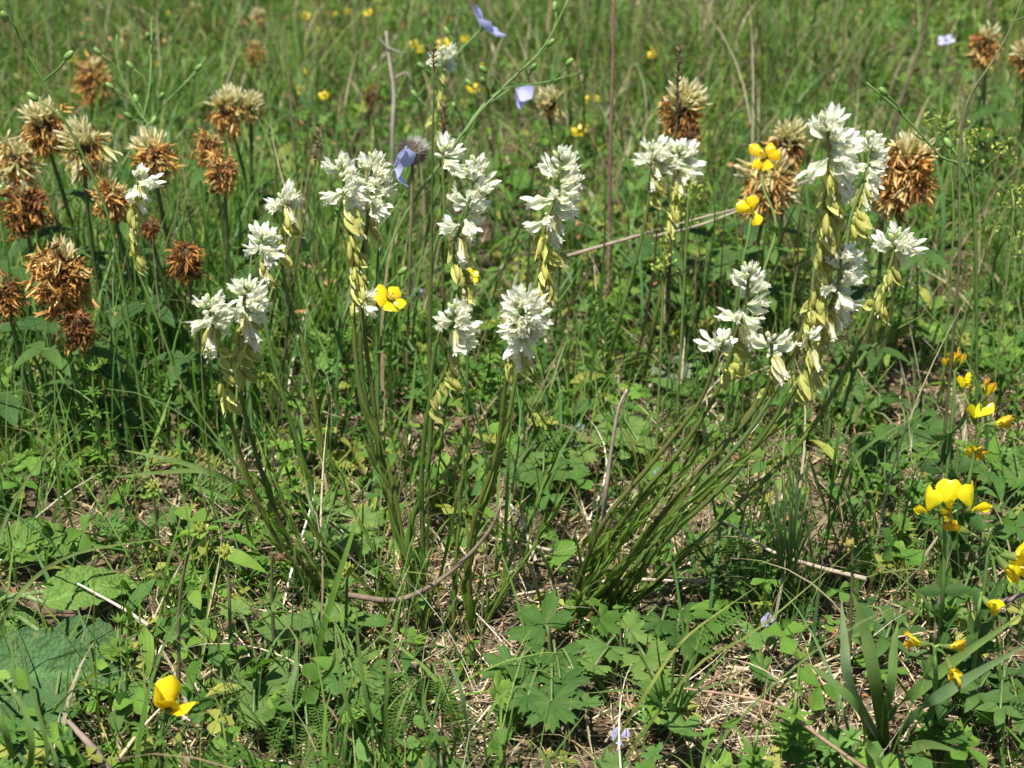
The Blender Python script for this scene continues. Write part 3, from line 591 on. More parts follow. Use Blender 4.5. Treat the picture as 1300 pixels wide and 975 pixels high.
def clover(label, px, py, Y, d_px, cream=.3, n=55, tone=0, lean=(0, 0), bdx=0., leafn=4, elong=1.15, flare=1.):
    """one flower head: cream florets standing on top, withered brown ones hanging below"""
    c = at(px, py, Y); rad = d_px / 2 * (Y * 1.15) / FPX * 1.02
    base = Vector((c.x + bdx, c.y + .02, float(gz(c.x + bdx, c.y + .02))))
    r0 = thing('clover_plant', label, 'clover', base, 'faded clover plants')
    ax = Vector((lean[0], lean[1], 1)).normalized()
    path = smooth_path([base - Vector((0, 0, .004)), base.lerp(c, .5) + Vector((random.uniform(-.01, .01), 0, 0)), c + ax * (-rad * .6), c + ax * rad * .4], 14)
    g = G(); g.add(**tube(path, np.linspace(.0018, .0013, 14), 6, (.075, .11, .03), (.12, .13, .05))); part('stem', g.mesh('stem', M_STEM, base), r0)
    g = G(); g.add(**xf(blob(rad * .40 * elong, rad * .36, rad * .36, (.13, .085, .04), 9, 6, .35), frame(ax), c)); part('seed_core', g.mesh('seed_core', M_BROWN, base), r0)
    fl = .013; k = max(.55, min(1.15, rad / .0195))
    B = lambda ks: BF[random.choice(ks) + 6 * random.randrange(3)]
    ax = (ax + Vector((random.uniform(-.5, .5), random.uniform(-.5, .5), 0))).normalized(); kc = random.uniform(.6, 1.25)
    lump = Vector((random.uniform(-1, 1), random.uniform(-1, 1), random.uniform(-.5, .5)))
    n = int(n * 1.95)
    for i in range(n):
        u = 1 - 2 * (i + .5) / n; th = i * 2.39996; rr = math.sqrt(1 - u * u)
        q = frame(ax) @ Vector((u, rr * math.cos(th), rr * math.sin(th))); far = 1 + .33 * q.dot(lump) + random.uniform(-.2, .2)
        if u > 1 - 2 * cream * kc * random.uniform(.15, 1.35):
            d = (q * .55 + ax * .9 + Vector([random.uniform(-.4, .4) * flare for _ in range(3)])); me = random.choice(CF); nm = 'cream_floret'; o = c + q * rad * .4
        else:
            if random.random() < .08: continue
            d = q * .75 + Vector((0, 0, -.75 - .4 * (u < 0))) + Vector([random.uniform(-.75, .75) for _ in range(3)])
            if tone == 0: me = B((0, 1, 1, 3, 5, 2))
            elif tone == 1: me = B((0, 2, 4, 4, 0))
            elif tone == 2: me = random.choice([B((3, 5, 1)), B((3, 5)), B((1, 3)), CF[0], CF[2], B((5, 0))])
            nm = 'brown_floret'; f = random.uniform(.32, .66) * min(far, 1.3); o = c + Vector((q.x * rad * f, q.y * rad * f, q.z * rad * f * 1.25 * elong - rad * .12))
        part(nm, me, r0, frame(d, roll=random.random() * 6), o, k * random.uniform(.7, 1.1), base)
    for i in range(leafn):
        s = .25 + .55 * i / max(leafn, 1); p = Vector(smooth_path([base, c], 20)[int(19 * s)]); a = random.random() * 6.28; h = Vector((math.cos(a), math.sin(a), .35))
        pp = p + h * .022
        g = G(); g.add(**tube([p, p + h * .012 + Vector((0, 0, .002)), pp], [.0008, .0007, .0006], 4, (.08, .14, .035)));
        lf = part('leaf_stalk', g.mesh('leaf_stalk', M_STEM, base), r0)
        part('leaf', random.choice(CLF), r0, frame(h + Vector((0, 0, -.35))), pp, random.uniform(.8, 1.15), base)
clover('cream topped clover head at upper left with long curled white florets', 55, 158, 1.14, 62, .34, 60, 0, (-.05, 0), flare=1.6)
clover('cream clover head with fanned florets right of the curled white one', 106, 186, 1.12, 62, .36, 55, 2, (.1, 0))
clover('orange brown clover head on the far left edge, upper one', 22, 205, 1.16, 58, .10, 50, 2)
clover('brown clover head low on the left edge under the orange ones', 30, 262, 1.12, 66, .04, 55, 1)
clover('clover head with ragged cream star on top and brown skirt, behind the arching stem', 194, 198, 1.15, 58, .34, 50, 0, flare=1.5)
clover('rusty clover head with upright cream florets at upper left', 290, 138, 1.28, 48, .34, 45, 0, flare=1.4)
clover('pale cream round clover head just right of the rusty one', 318, 134, 1.32, 34, .62, 36, 2, leafn=2)
clover('all brown clover head with shaggy dry florets, upper lobe', 266, 186, 1.17, 42, .0, 40, 0, leafn=2)
clover('all brown clover head with a dark open centre, lower right lobe', 284, 216, 1.15, 46, .0, 44, 0)
clover('dark reddish brown small clover head left of the small white spikes', 236, 325, 1.02, 50, .0, 46, 1)
clover('largest rust brown clover head at left with a few cream florets', 78, 352, .98, 84, .08, 80, 0, elong=1.2)
clover('dark withered clover head hanging beside the largest rust brown one', 100, 412, .97, 54, .0, 50, 1, leafn=2)
clover('brown clover head between the fanned cream one and the arching stem', 142, 255, 1.08, 52, .03, 46, 0)
clover('dull brown clover head cut off by the left edge', 8, 372, 1.00, 52, .03, 44, 1)
clover('small brown clover head half hidden right of the arching stem', 190, 288, 1.07, 32, .0, 28, 1, leafn=2)
clover('clover head with tall cream florets over a tawny base right of centre', 868, 136, 1.22, 58, .40, 60, 0, (.05, 0), flare=1.5)
clover('dark brown clover head low under the tawny one', 874, 172, 1.21, 38, .0, 36, 1, leafn=3)
clover('straw coloured clover head behind the yellow five petalled flower', 1000, 182, 1.24, 56, .30, 50, 0, flare=1.4)
clover('drying cream and brown clover head under the yellow five petalled flower', 975, 232, 1.18, 76, .12, 70, 2)
clover('large tawny clover head at right turning dark at its foot', 1152, 214, 1.10, 86, .16, 90, 0, (.15, 0), flare=1.3)
clover('tawny clover head at right leaning on the large one', 1122, 246, 1.11, 44, .05, 40, 2, leafn=1)
clover('orange brown clover head near the top right corner', 1252, 56, 1.50, 44, .14, 40, 0)
clover('cream clover head cut off by the right edge', 1304, 74, 1.45, 44, .30, 40, 0)
clover('blurred brown clover head far behind the cream topped ones', 115, 98, 1.55, 52, .03, 44, 0)
clover('faded brown clover head far back near the top left', 322, 66, 1.75, 30, .05, 26, 0, leafn=1)
clover('drooping pale yellow clover head beside the hanging blue petal', 698, 130, 1.35, 36, .55, 34, 2, leafn=1, flare=1.6)
clover('dim brown clover head far left of the dry stalks', 470, 122, 1.6, 26, .0, 24, 1, leafn=1)

clover('white tufted flower head at the top edge above the faded brown clover', 328, 22, 1.95, 22, .9, 20, 2, leafn=0)
clover('small white tufted flower head at the top edge, far left', 160, 46, 1.85, 18, .95, 16, 2, leafn=0)
clover('small whitish flower head at the top edge right of the far left one', 247, 14, 1.98, 20, .9, 18, 2, leafn=0)

# ------------------------------------------------------------------ blue flax
BL = np.array((.55, .53, .88)); FLAX = 'blue flax plants'
def fl_petal(L, w, c, tip, prof='obov', cup=.35, bend=.3, m=None, nm='petal', nu=8, nv=5, ruf=.12):
    g = G(); g.add(**sheet(L, w, prof, cup, bend, nu, nv, ruf, col=c, tip=tip)); return g.mesh(nm, m)
BP = [fl_petal(.0165, .0135, np.array((.50, .50, .72)), BL * (.95 + .1 * i), m=M_BLUE) for i in range(3)]
def calyx_mesh(r=.0028, L=.006, c=(.10, .19, .04)):
    g = G(); g.add(**xf(blob(L * .4, r * .6, r * .6, c, 7, 4), None, (-L * .15, 0, 0)))
    for k in range(5): g.add(**xf(sheet(L, r * 1.1, 'ovate', .4, .2, 4, 3, col=c), Matrix.Rotation(1.2566 * k, 3, 'X') @ Matrix.Rotation(-.5, 3, 'Y')))
    return g.mesh('calyx', M_LEAF)
CALYX = calyx_mesh()
def flower_head(r0, base, c, d, petals, n, sc, open_, keep=None, mid=None, name='flower', roll=0.):
    """a flower part with its petals as sub-parts; d = the way it faces"""
    F = frame(d, roll=roll); fp = part(name, CALYX, r0, F, c, sc, base)
    for k in (keep if keep is not None else range(n)):
        a = 6.2832 * k / n
        M = Matrix.Rotation(a, 3, 'X') @ Matrix.Rotation(-open_ + random.uniform(-.08, .08), 3, 'Y')
        o = part('petal', random.choice(petals), fp, M, (0, 0, 0), 1., (0, 0, 0))
    if mid: part('stamens', mid, fp, Matrix.Identity(3), (0, 0, 0), 1., (0, 0, 0))
    return fp
def stamens(c, r=.0028, h=.004, n=22):
    g = G(); g.add(**xf(blob(.0016, .0016, .0016, (.25, .33, .06), 7, 4, .2), None, (.001, 0, 0)))
    for k in range(n):
        a = 2.4 * k; q = r * math.sqrt(k / n); g.add(**tube([(.001, q * .4 * math.cos(a), q * .4 * math.sin(a)), (h, q * math.cos(a), q * math.sin(a))], [.00018, .0004], 3, c))
    return g.mesh('stamens', M_YEL)
ST_Y = stamens((.70, .48, .04)); ST_B = stamens((.7, .7, .5), .0015, .005, 8)
FXL = []
g = G(); g.add(**sheet(.016, .0018, 'lance', .3, -.2, 4, 3, col=(.10, .19, .045))); FXL = [g.mesh('leaf', M_LEAF)]
def thin_plant(name, label, cat, px, Yt, Yb, group=None, r=.0009, nleaf=10, col=(.10, .17, .04), heads=(), grounded=True, n=22, lm=None, lsc=1., lo=.1, hi=.8):
    path = stem_path(px, Yt, Yb, n, grounded); base = Vector(path[-1]); r0 = thing(name, label, cat, base, group)
    g = G(); g.add(**tube(path[::-1], np.linspace(r * 1.25, r * .7, n), 6, col, np.array(col) * 1.15)); part('stem', g.mesh('stem', M_STEM, base), r0)
    tot = np.linalg.norm(np.diff(path, axis=0), axis=1).sum(); ga = random.random() * 6
    for i in range(nleaf):
        p, T = along(path, tot * (lo + (hi - lo) * (i + random.random()) / nleaf)); ga += 2.4; h = Vector((math.cos(ga), math.sin(ga), 0))
        part('leaf', random.choice(lm or FXL), r0, frame(T * .8 + h * .6, h), p, random.uniform(.8, 1.1) * lsc, base)
    return r0, base, path
def flax(label, px, Yt, Yb, d, sc, keep=None, open_=1.0, flower=True, nleaf=14):
    r0, base, path = thin_plant('flax_plant', label, 'blue flax', px, Yt, Yb, FLAX, .0009, nleaf)
    c = Vector(path[0]); F = flower_head(r0, base, c, d, BP, 5, sc, open_, keep, ST_B) if flower else None
    for k in range(3):
        p, T = along(path, .03 + .028 * k); a = random.random() * 6.28; q = p + Vector((math.cos(a), math.sin(a) * .5, .9)) * .018
        g = G(); g.add(**tube([p, p.lerp(q, .5) + Vector((.002, 0, 0)), q], [.0006, .0006, .0007], 4, (.10, .18, .04))); g.add(**xf(blob(.0042, .0022, .0022, (.12, .22, .05), 7, 5, 0, (.16, .26, .06)), frame(q - p), q))
        part('bud', g.mesh('bud', M_STEM, base), r0)
flax('blue flax flower at the top of the photo, opened away toward the right', [(612, 36), (596, 52), (575, 78), (540, 160), (500, 260), (480, 350)], 1.35, 1.30, (.75, .25, .75), 1.25, None, .95)
flax('pale blue flax flower hanging in folded petals beside the drooping cream clover', [(655, 108), (640, 118), (600, 150), (560, 220), (520, 330)], 1.32, 1.28, (.75, -.1, -.55), 1.25, (1, 2, 3), .55)
flax('blue flax petals showing right of the white spikes left of centre', [(500, 212), (494, 235), (480, 320), (470, 420)], 1.02, 1.0, (.9, -.25, .1), 1.05, (0, 1, 2, 4), .7)
flax('tiny blue flower far back at the upper right', [(1201, 52), (1200, 80), (1199, 150)], 1.62, 1.60, (-.2, -.3, 1), .55, None, 1.2, nleaf=4)
flax('flax stem with slim closed bud pointing up right at upper left', [(262, 72), (240, 100), (195, 150), (180, 200), (182, 330)], 1.25, 1.2, (1, 0, 1), .5, (), 1, False)
flax('flax stem with upright green buds at upper left', [(192, 24), (192, 60), (190, 110), (180, 190), (178, 330)], 1.3, 1.22, (0, 0, 1), .5, (), 1, False)
flax('flax stem with a single bud leaning left at upper left', [(148, 44), (152, 90), (175, 140), (205, 200), (240, 320)], 1.28, 1.22, (0, 0, 1), .5, (), 1, False)
flax('long flax stem slanting up right toward the cut top edge, right of centre', [(725, -8), (690, 60), (640, 110), (590, 170), (540, 300), (515, 430)], 1.2, 1.12, (0, 0, 1), .5, (), 1, False)
flax('flax stem crossing low to the right beneath the blue flowers', [(740, 92), (690, 105), (630, 118), (580, 180), (500, 300), (420, 430)], 1.22, 1.1, (0, 0, 1), .5, (), 1, False)
flax('flax stem slanting down right in front of the tawny clover', [(1100, 105), (1140, 140), (1190, 195), (1235, 260), (1280, 360)], 1.0, .98, (0, 0, 1), .5, (), 1, False)
flax('dark flax stem slanting over the cream topped clover heads', [(-6, -10), (30, 60), (70, 130), (120, 230), (150, 330), (175, 450)], .98, .98, (0, 0, 1), .5, (), 1, False)

# ------------------------------------------------------------------ yellow flowers
YE = np.array((.84, .62, .012)); YO = np.array((.76, .44, .01)); YL = np.array((.84, .74, .02))
YP = [fl_petal(.0115, .0098, YE * .95, YE, m=M_YEL, cup=.45, bend=.55), fl_petal(.0120, .0105, YE, YE * 1.05, m=M_YEL, cup=.5, bend=.5)]
YQ = [fl_petal(.0135, .0085, YO, YE * .95, m=M_YEL, cup=.6, bend=.3, ruf=.3), fl_petal(.0110, .0085, YO, YE, m=M_YEL, cup=.7, bend=.9, ruf=.3)]
BUTTER = 'yellow buttercups'
PALMS = []
def palm_mesh(*a, c=(.10, .19, .04), **k):
    s = t_palm(*a, pet=False, **k); s['col'] = s['col'] * np.array(c); V = s['V']; Rr = a[1]
    V[:, 2] += -.45 * (V[:, 0] / Rr) ** 2 * Rr * rng.random() - .35 * (V[:, 1] / Rr) ** 2 * Rr * rng.random() + Rr * .22 * (vnoise(V[:, 0] + rng.random() * 9, V[:, 1], Rr * .45, 2) - .5)
    g = G(); g.add(**s); return g.mesh('leaf', M_LEAF)
PALMS = [palm_mesh(5, .022, .5, .18, 46, c=(.10, .19, .045)), palm_mesh(7, .02, .42, .2, 50, c=(.12, .21, .05)), palm_mesh(5, .024, .62, .2, 46, c=(.085, .17, .04)), palm_mesh(9, .022, .25, .14, 56, c=(.11, .20, .05))]
PALMS += [palm_mesh(5, .022, .5, .22, 46, c=(.13, .22, .05)), palm_mesh(7, .019, .5, .22, 50, c=(.09, .19, .04)), palm_mesh(5, .020, .42, .25, 46, c=(.15, .22, .05))]
def buttercup(label, px, Yt, Yb, d, sc, keep=None, open_=.85, nleaf=2, group=BUTTER, pet=None, roll=0.):
    r0, base, path = thin_plant('buttercup', label, 'yellow flower', px, Yt, Yb, group, .0010, nleaf, lm=PALMS, lsc=.5)
    flower_head(r0, base, Vector(path[0]), d, pet or YP, 5, sc, open_, keep, ST_Y, roll=roll)
buttercup('glossy yellow buttercup beside the white spikes left of centre', [(493, 381), (488, 410), (480, 480), (478, 560)], .95, .95, (.45, -.35, .85), 1.02, None, .95)
buttercup('yellow five petalled flower in front of the straw coloured clover', [(972, 200), (968, 235), (985, 290), (960, 380), (930, 470)], 1.08, 1.02, (-.45, -.6, .65), 1.05, None, 1.0, pet=YQ)
buttercup('bright yellow buttercup bowing left near the bottom left corner', [(212, 905), (205, 935), (204, 975), (206, 1010)], .655, .66, (.45, .1, .85), 1.55, (0, 1, 2, 4), .40)
def far_yellow(n_pts):
    for (x, y, s, lab) in n_pts:
        Y = ground(x, y + 35).y; c = at(x, y, Y); base = Vector((c.x, c.y, float(gz(c.x, c.y)))); 
        r0 = thing('buttercup', lab, 'yellow flower', base, 'small yellow flowers far back')
        g = G(); g.add(**tube([base, base.lerp(c, .5) + Vector((.004, 0, 0)), c], [.0011, .001, .0009], 4, (.10, .17, .04))); part('stem', g.mesh('stem', M_STEM, base), r0)
        flower_head(r0, base, c, (random.uniform(-.5, .5), -.5, .9), YP, 5, s * .66, .9)
far_yellow([(525, 57, 1, 'yellow buttercup left of the pale milkwort tip near the top, larger of two'), (534, 63, 0.8, 'yellow buttercup left of the pale milkwort tip near the top, smaller of two'), (600, 113, 1.1, 'round yellow buttercup just left of the hanging blue petal'), (563, 58, 1.3, 'yellow buttercup directly behind the pale milkwort tip'), (380, 115, 0.9, 'left one of two small yellow buttercups near the rusty clover head'), (412, 122, 0.9, 'right one of two small yellow buttercups near the rusty clover head'), (388, 21, 0.9, 'small yellow buttercup near the top edge, above the faded brown clover'), (427, 20, 0.7, 'small yellow buttercup near the top edge, left of the grey dry stalk'), (93, 75, 0.9, 'yellow buttercup at the far top left behind the blurred brown clover'), (735, 168, 1.1, 'yellow buttercup left of the tall reddish dry stalk, larger of the pair'), (743, 164, 0.7, 'yellow buttercup touching its larger neighbour by the tall reddish dry stalk'), (745, 128, 0.8, 'yellow buttercup left of the tall reddish dry stalk, above the pair'), (757, 126, 0.7, 'tiny yellow buttercup nearest the tall reddish dry stalk'), (828, 70, 0.8, 'yellow buttercup right of the tall reddish dry stalk, lower one'), (830, 61, 0.6, 'orange yellow buttercup right of the tall reddish dry stalk, upper one'), (613, 84, 0.6, 'tiny yellow buttercup under the top blue flax flower'), (440, 15, 0.6, 'tiny yellow buttercup at the top edge beside another'), (468, 17, 0.8, 'yellow buttercup at the top edge right of its tiny neighbour'), (385, 92, 0.7, 'small orange yellow buttercup above the two near the rusty clover head'), (214, 18, 0.6, 'tiny orange yellow buttercup at the top edge, far left'), (199, 82, 0.6, 'tiny yellow buttercup behind the thin bud stems at upper left'), (590, 50, 0.8, 'yellow buttercup just left of the top blue flax flower'), (1157, 8, 0.5, 'tiny yellow buttercup at the top edge, far right')])
buttercup('small yellow flower hidden behind the pods of the tall central spike', [(596, 352), (594, 380), (590, 450)], 1.0, .99, (.1, -.5, .8), .6, None, .9, 1)

# pea flowers of the bird's foot trefoil
def pea_mesh(face=1., c=YE, c2=None, fold=0., ruf=.06):
    g = G(); c2 = c if c2 is None else c2
    g.add(**tube([(-.001, 0, 0), (.003, 0, 0), (.0062, 0, .0002)], [.0009, .0019, .0022], 7, (.16, .25, .06), (.26, .32, .09), False), mi=1)
    for s in (-1, 1):
        b = sheet(.0130 * (.92 + .16 * rng.random()), .0115 * face, 'obov', .25 if ruf < .5 else .9, .45 + .3 * rng.random(), 9, 6, ruf * 2, col=c * .94, tip=c2)
        g.add(**xf(b, Matrix.Rotation(-1.0 + fold, 3, 'Y') @ Matrix.Rotation(s * .34, 3, 'Z') @ Matrix.Rotation(s * .35, 3, 'X'), (.005, s * .0004, .0005)))
    for s in (-1, 1):
        w = sheet(.0105, .0055, 'obov', .5, .1, 6, 4, .05, col=c, tip=c2); g.add(**xf(w, Matrix.Rotation(s * 1.25, 3, 'X'), (.0055, s * .0012, -.0005)))
    g.add(**xf(sheet(.009, .0035, 'lance', .8, .55, 5, 3, col=c * .95, tip=c), None, (.0055, 0, -.001)))
    return g.mesh('flower', [M_YEL, M_LEAF])
PE = [pea_mesh(.82, YL), pea_mesh(.86, YL), pea_mesh(.50, YL, YE, .55, .9), pea_mesh(.34, YL * .9, np.array((.70, .36, .04)), .85, .9)]
def trefoil(label, px, Yt, Yb, fl, nleaf=5, r=.0012, lsc=.6):
    r0, base, path = thin_plant('trefoil_plant', label, 'yellow trefoil', px, Yt, Yb, 'yellow trefoil plants', r, nleaf, lm=CLF, lsc=lsc, lo=.25, hi=.85)
    c0 = Vector(path[0])
    for (qx, qy, d, k, sc) in fl:
        c = at(qx, qy, Yt); dd = Vector(d).normalized(); f = part('flower', PE[k], r0, frame(dd), c, sc, base)
        g = G(); g.add(**tube([c0, c0.lerp(c, .6) + Vector((0, 0, .001)), c - dd * .0], [.0009, .0007, .0009], 5, (.15, .24, .05))); part('flower_stalk', g.mesh('flower_stalk', M_STEM, base), r0)
trefoil('yellow trefoil head with three bright broad petals at right', [(1199, 655), (1199, 700), (1196, 770), (1190, 860)], .735, .74,
        [(1202, 645, (-.1, -.6, .55), 1, 1.12), (1222, 648, (.6, -.55, .5), 0, 1.1), (1184, 650, (-.75, -.5, .45), 0, 1.0), (1196, 650, (0, -.9, .1), 2, .6)])
trefoil('yellow trefoil with side-facing flower below the orange buds', [(1243, 548), (1236, 580), (1225, 640), (1215, 720)], .84, .84,
        [(1238, 538, (-.35, -.2, .9), 0, 1.0), (1246, 510, (.4, -.1, .9), 3, .9), (1252, 538, (1, -.1, 0), 3, .9), (1222, 498, (-.3, 0, 1), 2, .7)])
trefoil('small orange withering trefoil flower under the side-facing one', [(1215, 560), (1214, 600), (1212, 660)], .85, .85, [(1217, 568, (.6, -.6, -.15), 2, .85), (1222, 572, (.9, -.3, -.2), 3, .85)], 3)
trefoil('green and orange trefoil bud above the yellow flowers at right', [(1212, 472), (1210, 520), (1205, 600)], .93, .92, [(1211, 468, (-.2, 0, 1), 3, .8), (1216, 468, (.3, 0, 1), 3, .7), (1206, 470, (-.6, 0, .9), 3, .65), (1214, 492, (.6, -.4, .4), 2, .6)], 3)
trefoil('trefoil with long yellow tubes pointing down at the right edge', [(1255, 692), (1250, 740), (1240, 810), (1232, 900)], .735, .73,
        [(1266, 706, (.55, -.25, -.65), 2, 1.15), (1272, 704, (.95, -.2, -.1), 2, 1.15), (1230, 676, (-.85, -.1, .35), 3, 1.0)])
trefoil('trefoil with one small yellow folded flower near the right edge', [(1246, 752), (1240, 790), (1232, 850)], .73, .73, [(1246, 756, (.4, -.5, -.4), 2, .8)], 3)
trefoil('trefoil with two wilting yellow flowers low at the bottom right', [(1186, 822), (1188, 860), (1190, 920)], .68, .685,
        [(1180, 818, (-1, -.1, .1), 3, .85), (1196, 820, (.8, -.3, .1), 3, .7), (1202, 834, (.3, -.3, -.9), 3, .9)], 4)
buttercup('orange and yellow two petalled flower left of the tallest spike', [(954, 268), (950, 300), (935, 380), (925, 460)], 1.05, 1.02, (-.2, -.8, .3), .95, (0, 1, 3), 1.1)

# ------------------------------------------------------------------ dry stalks and twigs
DC = (.20, .13, .09); DG = (.34, .30, .24)
def dry(name, label, cat, px, Yt, Yb, r=.0012, col=DC, seeds=0, branches=(), sc=1., grounded=True, group='dry stalks'):
    path = stem_path(px, Yt, Yb, 24, grounded); base = Vector(path[-1]); r0 = thing(name, label, cat, base, group)
    path = path + (rng.random(path.shape) - .5) * r * .10
    g = G(); g.add(**tube(path[::-1], np.linspace(r * 1.2, r * .6, 24), 6, np.array(col) * .9, np.array(col) * 1.2)); part('stalk', g.mesh('stalk', M_DRY, base), r0)
    for b in branches:
        m = len(b); pts = [at(x, y, Yt + (Yb - Yt) * .2) for x, y in b]
        g = G(); g.add(**tube(smooth_path(pts, 8), np.linspace(r * .6, r * .4, 8), 5, col)); part('branch', g.mesh('branch', M_DRY, base), r0)
    if seeds:
        g = G(); tot = .0012 * seeds
        for i in range(seeds):
            p, T = along(path, tot * i / seeds * 1.0 * sc); a = 2.4 * i; h = Vector((math.cos(a), math.sin(a), .5))
            g.add(**xf(sheet(.0042 * sc, .0024 * sc, 'ovate', .8, .5, 3, 3, .4, col=np.array((.13, .085, .055)) * (.7 + .8 * rng.random())), frame(h), p))
        part('seed_head', g.mesh('seed_head', M_BROWN, base), r0)
dry('dry_stalk', 'tall straight reddish brown dry stalk rising out of the top right of centre', 'dry stalk', [(779, -10), (778, 80), (775, 180), (773, 300), (770, 420)], 1.28, 1.25, .0016, (.22, .13, .10))
dry('dry_stalk', 'dark bare stalk slanting at the top right between grass and clover', 'dry stalk', [(1182, -8), (1168, 60), (1150, 110), (1136, 160), (1120, 260)], 1.45, 1.38, .0016, (.10, .07, .05))
dry('dry_stalk', 'dark branched stalk curving down from the top right corner', 'dry stalk', [(1300, -8), (1286, 30), (1262, 75), (1232, 120), (1220, 170), (1218, 250), (1216, 360), (1218, 460)], .98, .92, .0009, (.13, .13, .06), branches=[[(1284, 28), (1300, 22), (1315, 18)], [(1222, 165), (1235, 120), (1250, 95)]])
dry('seed_stalk', 'dark knobbly seed stalk in front of the cream and tawny clover', 'seed stalk', [(862, 62), (860, 120), (857, 200), (852, 300), (848, 400)], 1.16, 1.14, .0011, (.12, .09, .06), 34, sc=1.3)
dry('dry_stalk', 'grey dry branched stalk near the top left of centre', 'dry stalk', [(490, 40), (494, 75), (500, 120), (498, 180), (500, 300)], 1.45, 1.4, .0019, (.30, .26, .21), branches=[[(480, 48), (492, 60), (512, 68)], [(500, 100), (515, 92), (522, 104)]])
dry('seed_stalk', 'very thin dark plantain stalk standing upright beside the tall central spike', 'seed stalk', [(550, 60), (551, 110), (549, 200), (548, 330), (546, 480), (540, 640)], .90, .88, .0007, (.08, .09, .035), 12)
dry('seed_stalk', 'short brown spent seed head on a thin stalk behind the upper central spike', 'seed stalk', [(564, 132), (563, 170), (562, 240), (560, 340)], 1.15, 1.14, .0010, (.18, .13, .07), 30, sc=1.8)
dry('seed_stalk', 'thin stalk with brown seed head left of the tall white spikes', 'seed stalk', [(405, 165), (402, 200), (390, 260), (370, 380), (330, 520)], 1.0, .95, .0006, (.10, .09, .05), 16, sc=1.2)
dry('twig', 'smooth curved grey brown twig crossing the feet of the central stems', 'twig', [(636, 640), (622, 672), (590, 710), (545, 745), (500, 762), (440, 755)], .80, .80, .0015, (.22, .16, .12), grounded=False)
dry('twig', 'pale straight twig lying right of the central stems', 'twig', [(625, 683), (680, 694), (730, 708), (762, 720)], .89, .86, .0013, (.42, .34, .26), grounded=False)
dry('twig', 'thin pale stalk lying level across the foot of the diagonal bundle', 'twig', [(600, 764), (700, 748), (790, 736), (880, 738), (965, 740)], .845, .84, .0011, (.50, .43, .32), grounded=False)
dry('twig', 'short pale twig lying crosswise above the level pale stalk', 'twig', [(648, 640), (665, 668), (680, 712)], .90, .87, .0013, (.55, .48, .38), grounded=False)
dry('dry_stalk', 'upright pinkish grey dry stalk with a frayed white tip right of centre', 'dry stalk', [(796, 495), (785, 520), (775, 580), (768, 640), (762, 700)], .86, .86, .0013, (.33, .25, .20), branches=[[(785, 520), (793, 505), (790, 492)]])
dry('twig', 'long dry bent stalk running level through the grass behind the right spikes', 'twig', [(935, 265), (870, 282), (800, 302), (720, 325)], 1.14, 1.12, .0012, (.28, .22, .17), grounded=False)
dry('twig', 'pale straw stalk slanting across the lower left herbs', 'twig', [(97, 740), (130, 758), (160, 775), (190, 795)], .80, .775, .0010, (.55, .48, .40), grounded=False)
dry('twig', 'thick brown stem lying in the bottom left corner', 'twig', [(86, 915), (104, 935), (122, 955), (140, 985)], .665, .65, .0021, (.26, .20, .16), grounded=False)
dry('twig', 'long thin brown stalk crossing the bottom right grass', 'twig', [(868, 874), (940, 884), (990, 898), (1040, 935), (1110, 985)], .69, .65, .0009, (.30, .20, .13), grounded=False)
dry('twig', 'purplish twig poking in at the right edge near the small folded flower', 'twig', [(1306, 752), (1290, 758), (1270, 766)], .75, .75, .0014, (.26, .19, .18), grounded=False)
dry('twig', 'dry stalk leaning across the turf left of the bottom buttercup', 'twig', [(212, 890), (180, 925), (150, 965)], .70, .665, .0009, (.45, .37, .25), grounded=False)
dry('twig', 'thin dry stalk slanting under the straw coloured clovers', 'twig', [(1060, 215), (1010, 235), (950, 262), (890, 285), (830, 300)], 1.2, 1.16, .0009, (.38, .32, .25), grounded=False)
dry('twig', 'bleached grass stem lying in the litter between diagonal bundle and right edge', 'twig', [(920, 662), (980, 700), (1040, 720), (1100, 735)], .84, .80, .0012, (.42, .35, .26), grounded=False)

def fluffy():
    c = at(524, 192, 1.12); base = Vector((c.x - .01, c.y, float(gz(c.x, c.y)))); r0 = thing('fluffy_seed_head', 'grey and white fluffy seed head behind the spikes left of centre', 'seed head', base)
    g = G(); g.add(**tube([base, base.lerp(c, .5), c], [.0013, .0012, .0012], 5, (.18, .13, .09))); part('stem', g.mesh('stem', M_DRY, base), r0)
    g = G(); g.add(**xf(blob(.008, .010, .008, (.10, .075, .06), 8, 5, .3), frame((0, 0, 1)), c)); part('seed_core', g.mesh('seed_core', M_BROWN, base), r0)
    g = G()
    for i in range(1500):
        q = Vector(rng.normal(0, 1, 3)); q.normalize(); up = q.z > -.1
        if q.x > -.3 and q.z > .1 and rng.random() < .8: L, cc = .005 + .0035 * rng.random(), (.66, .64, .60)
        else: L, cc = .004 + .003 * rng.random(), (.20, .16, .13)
        d = q + Vector(rng.normal(0, .35, 3))
        g.add(**xf(sheet(L, .00035, 'strap', .2, 1.2 * (rng.random() - .5), 3, 2, col=cc), frame(d, roll=rng.random() * 6), c + Vector((q.x * 1.3, q.y, q.z)) * .0055))
    o = part('fluff', g.mesh('fluff', M_CREAM, base), r0)
fluffy()

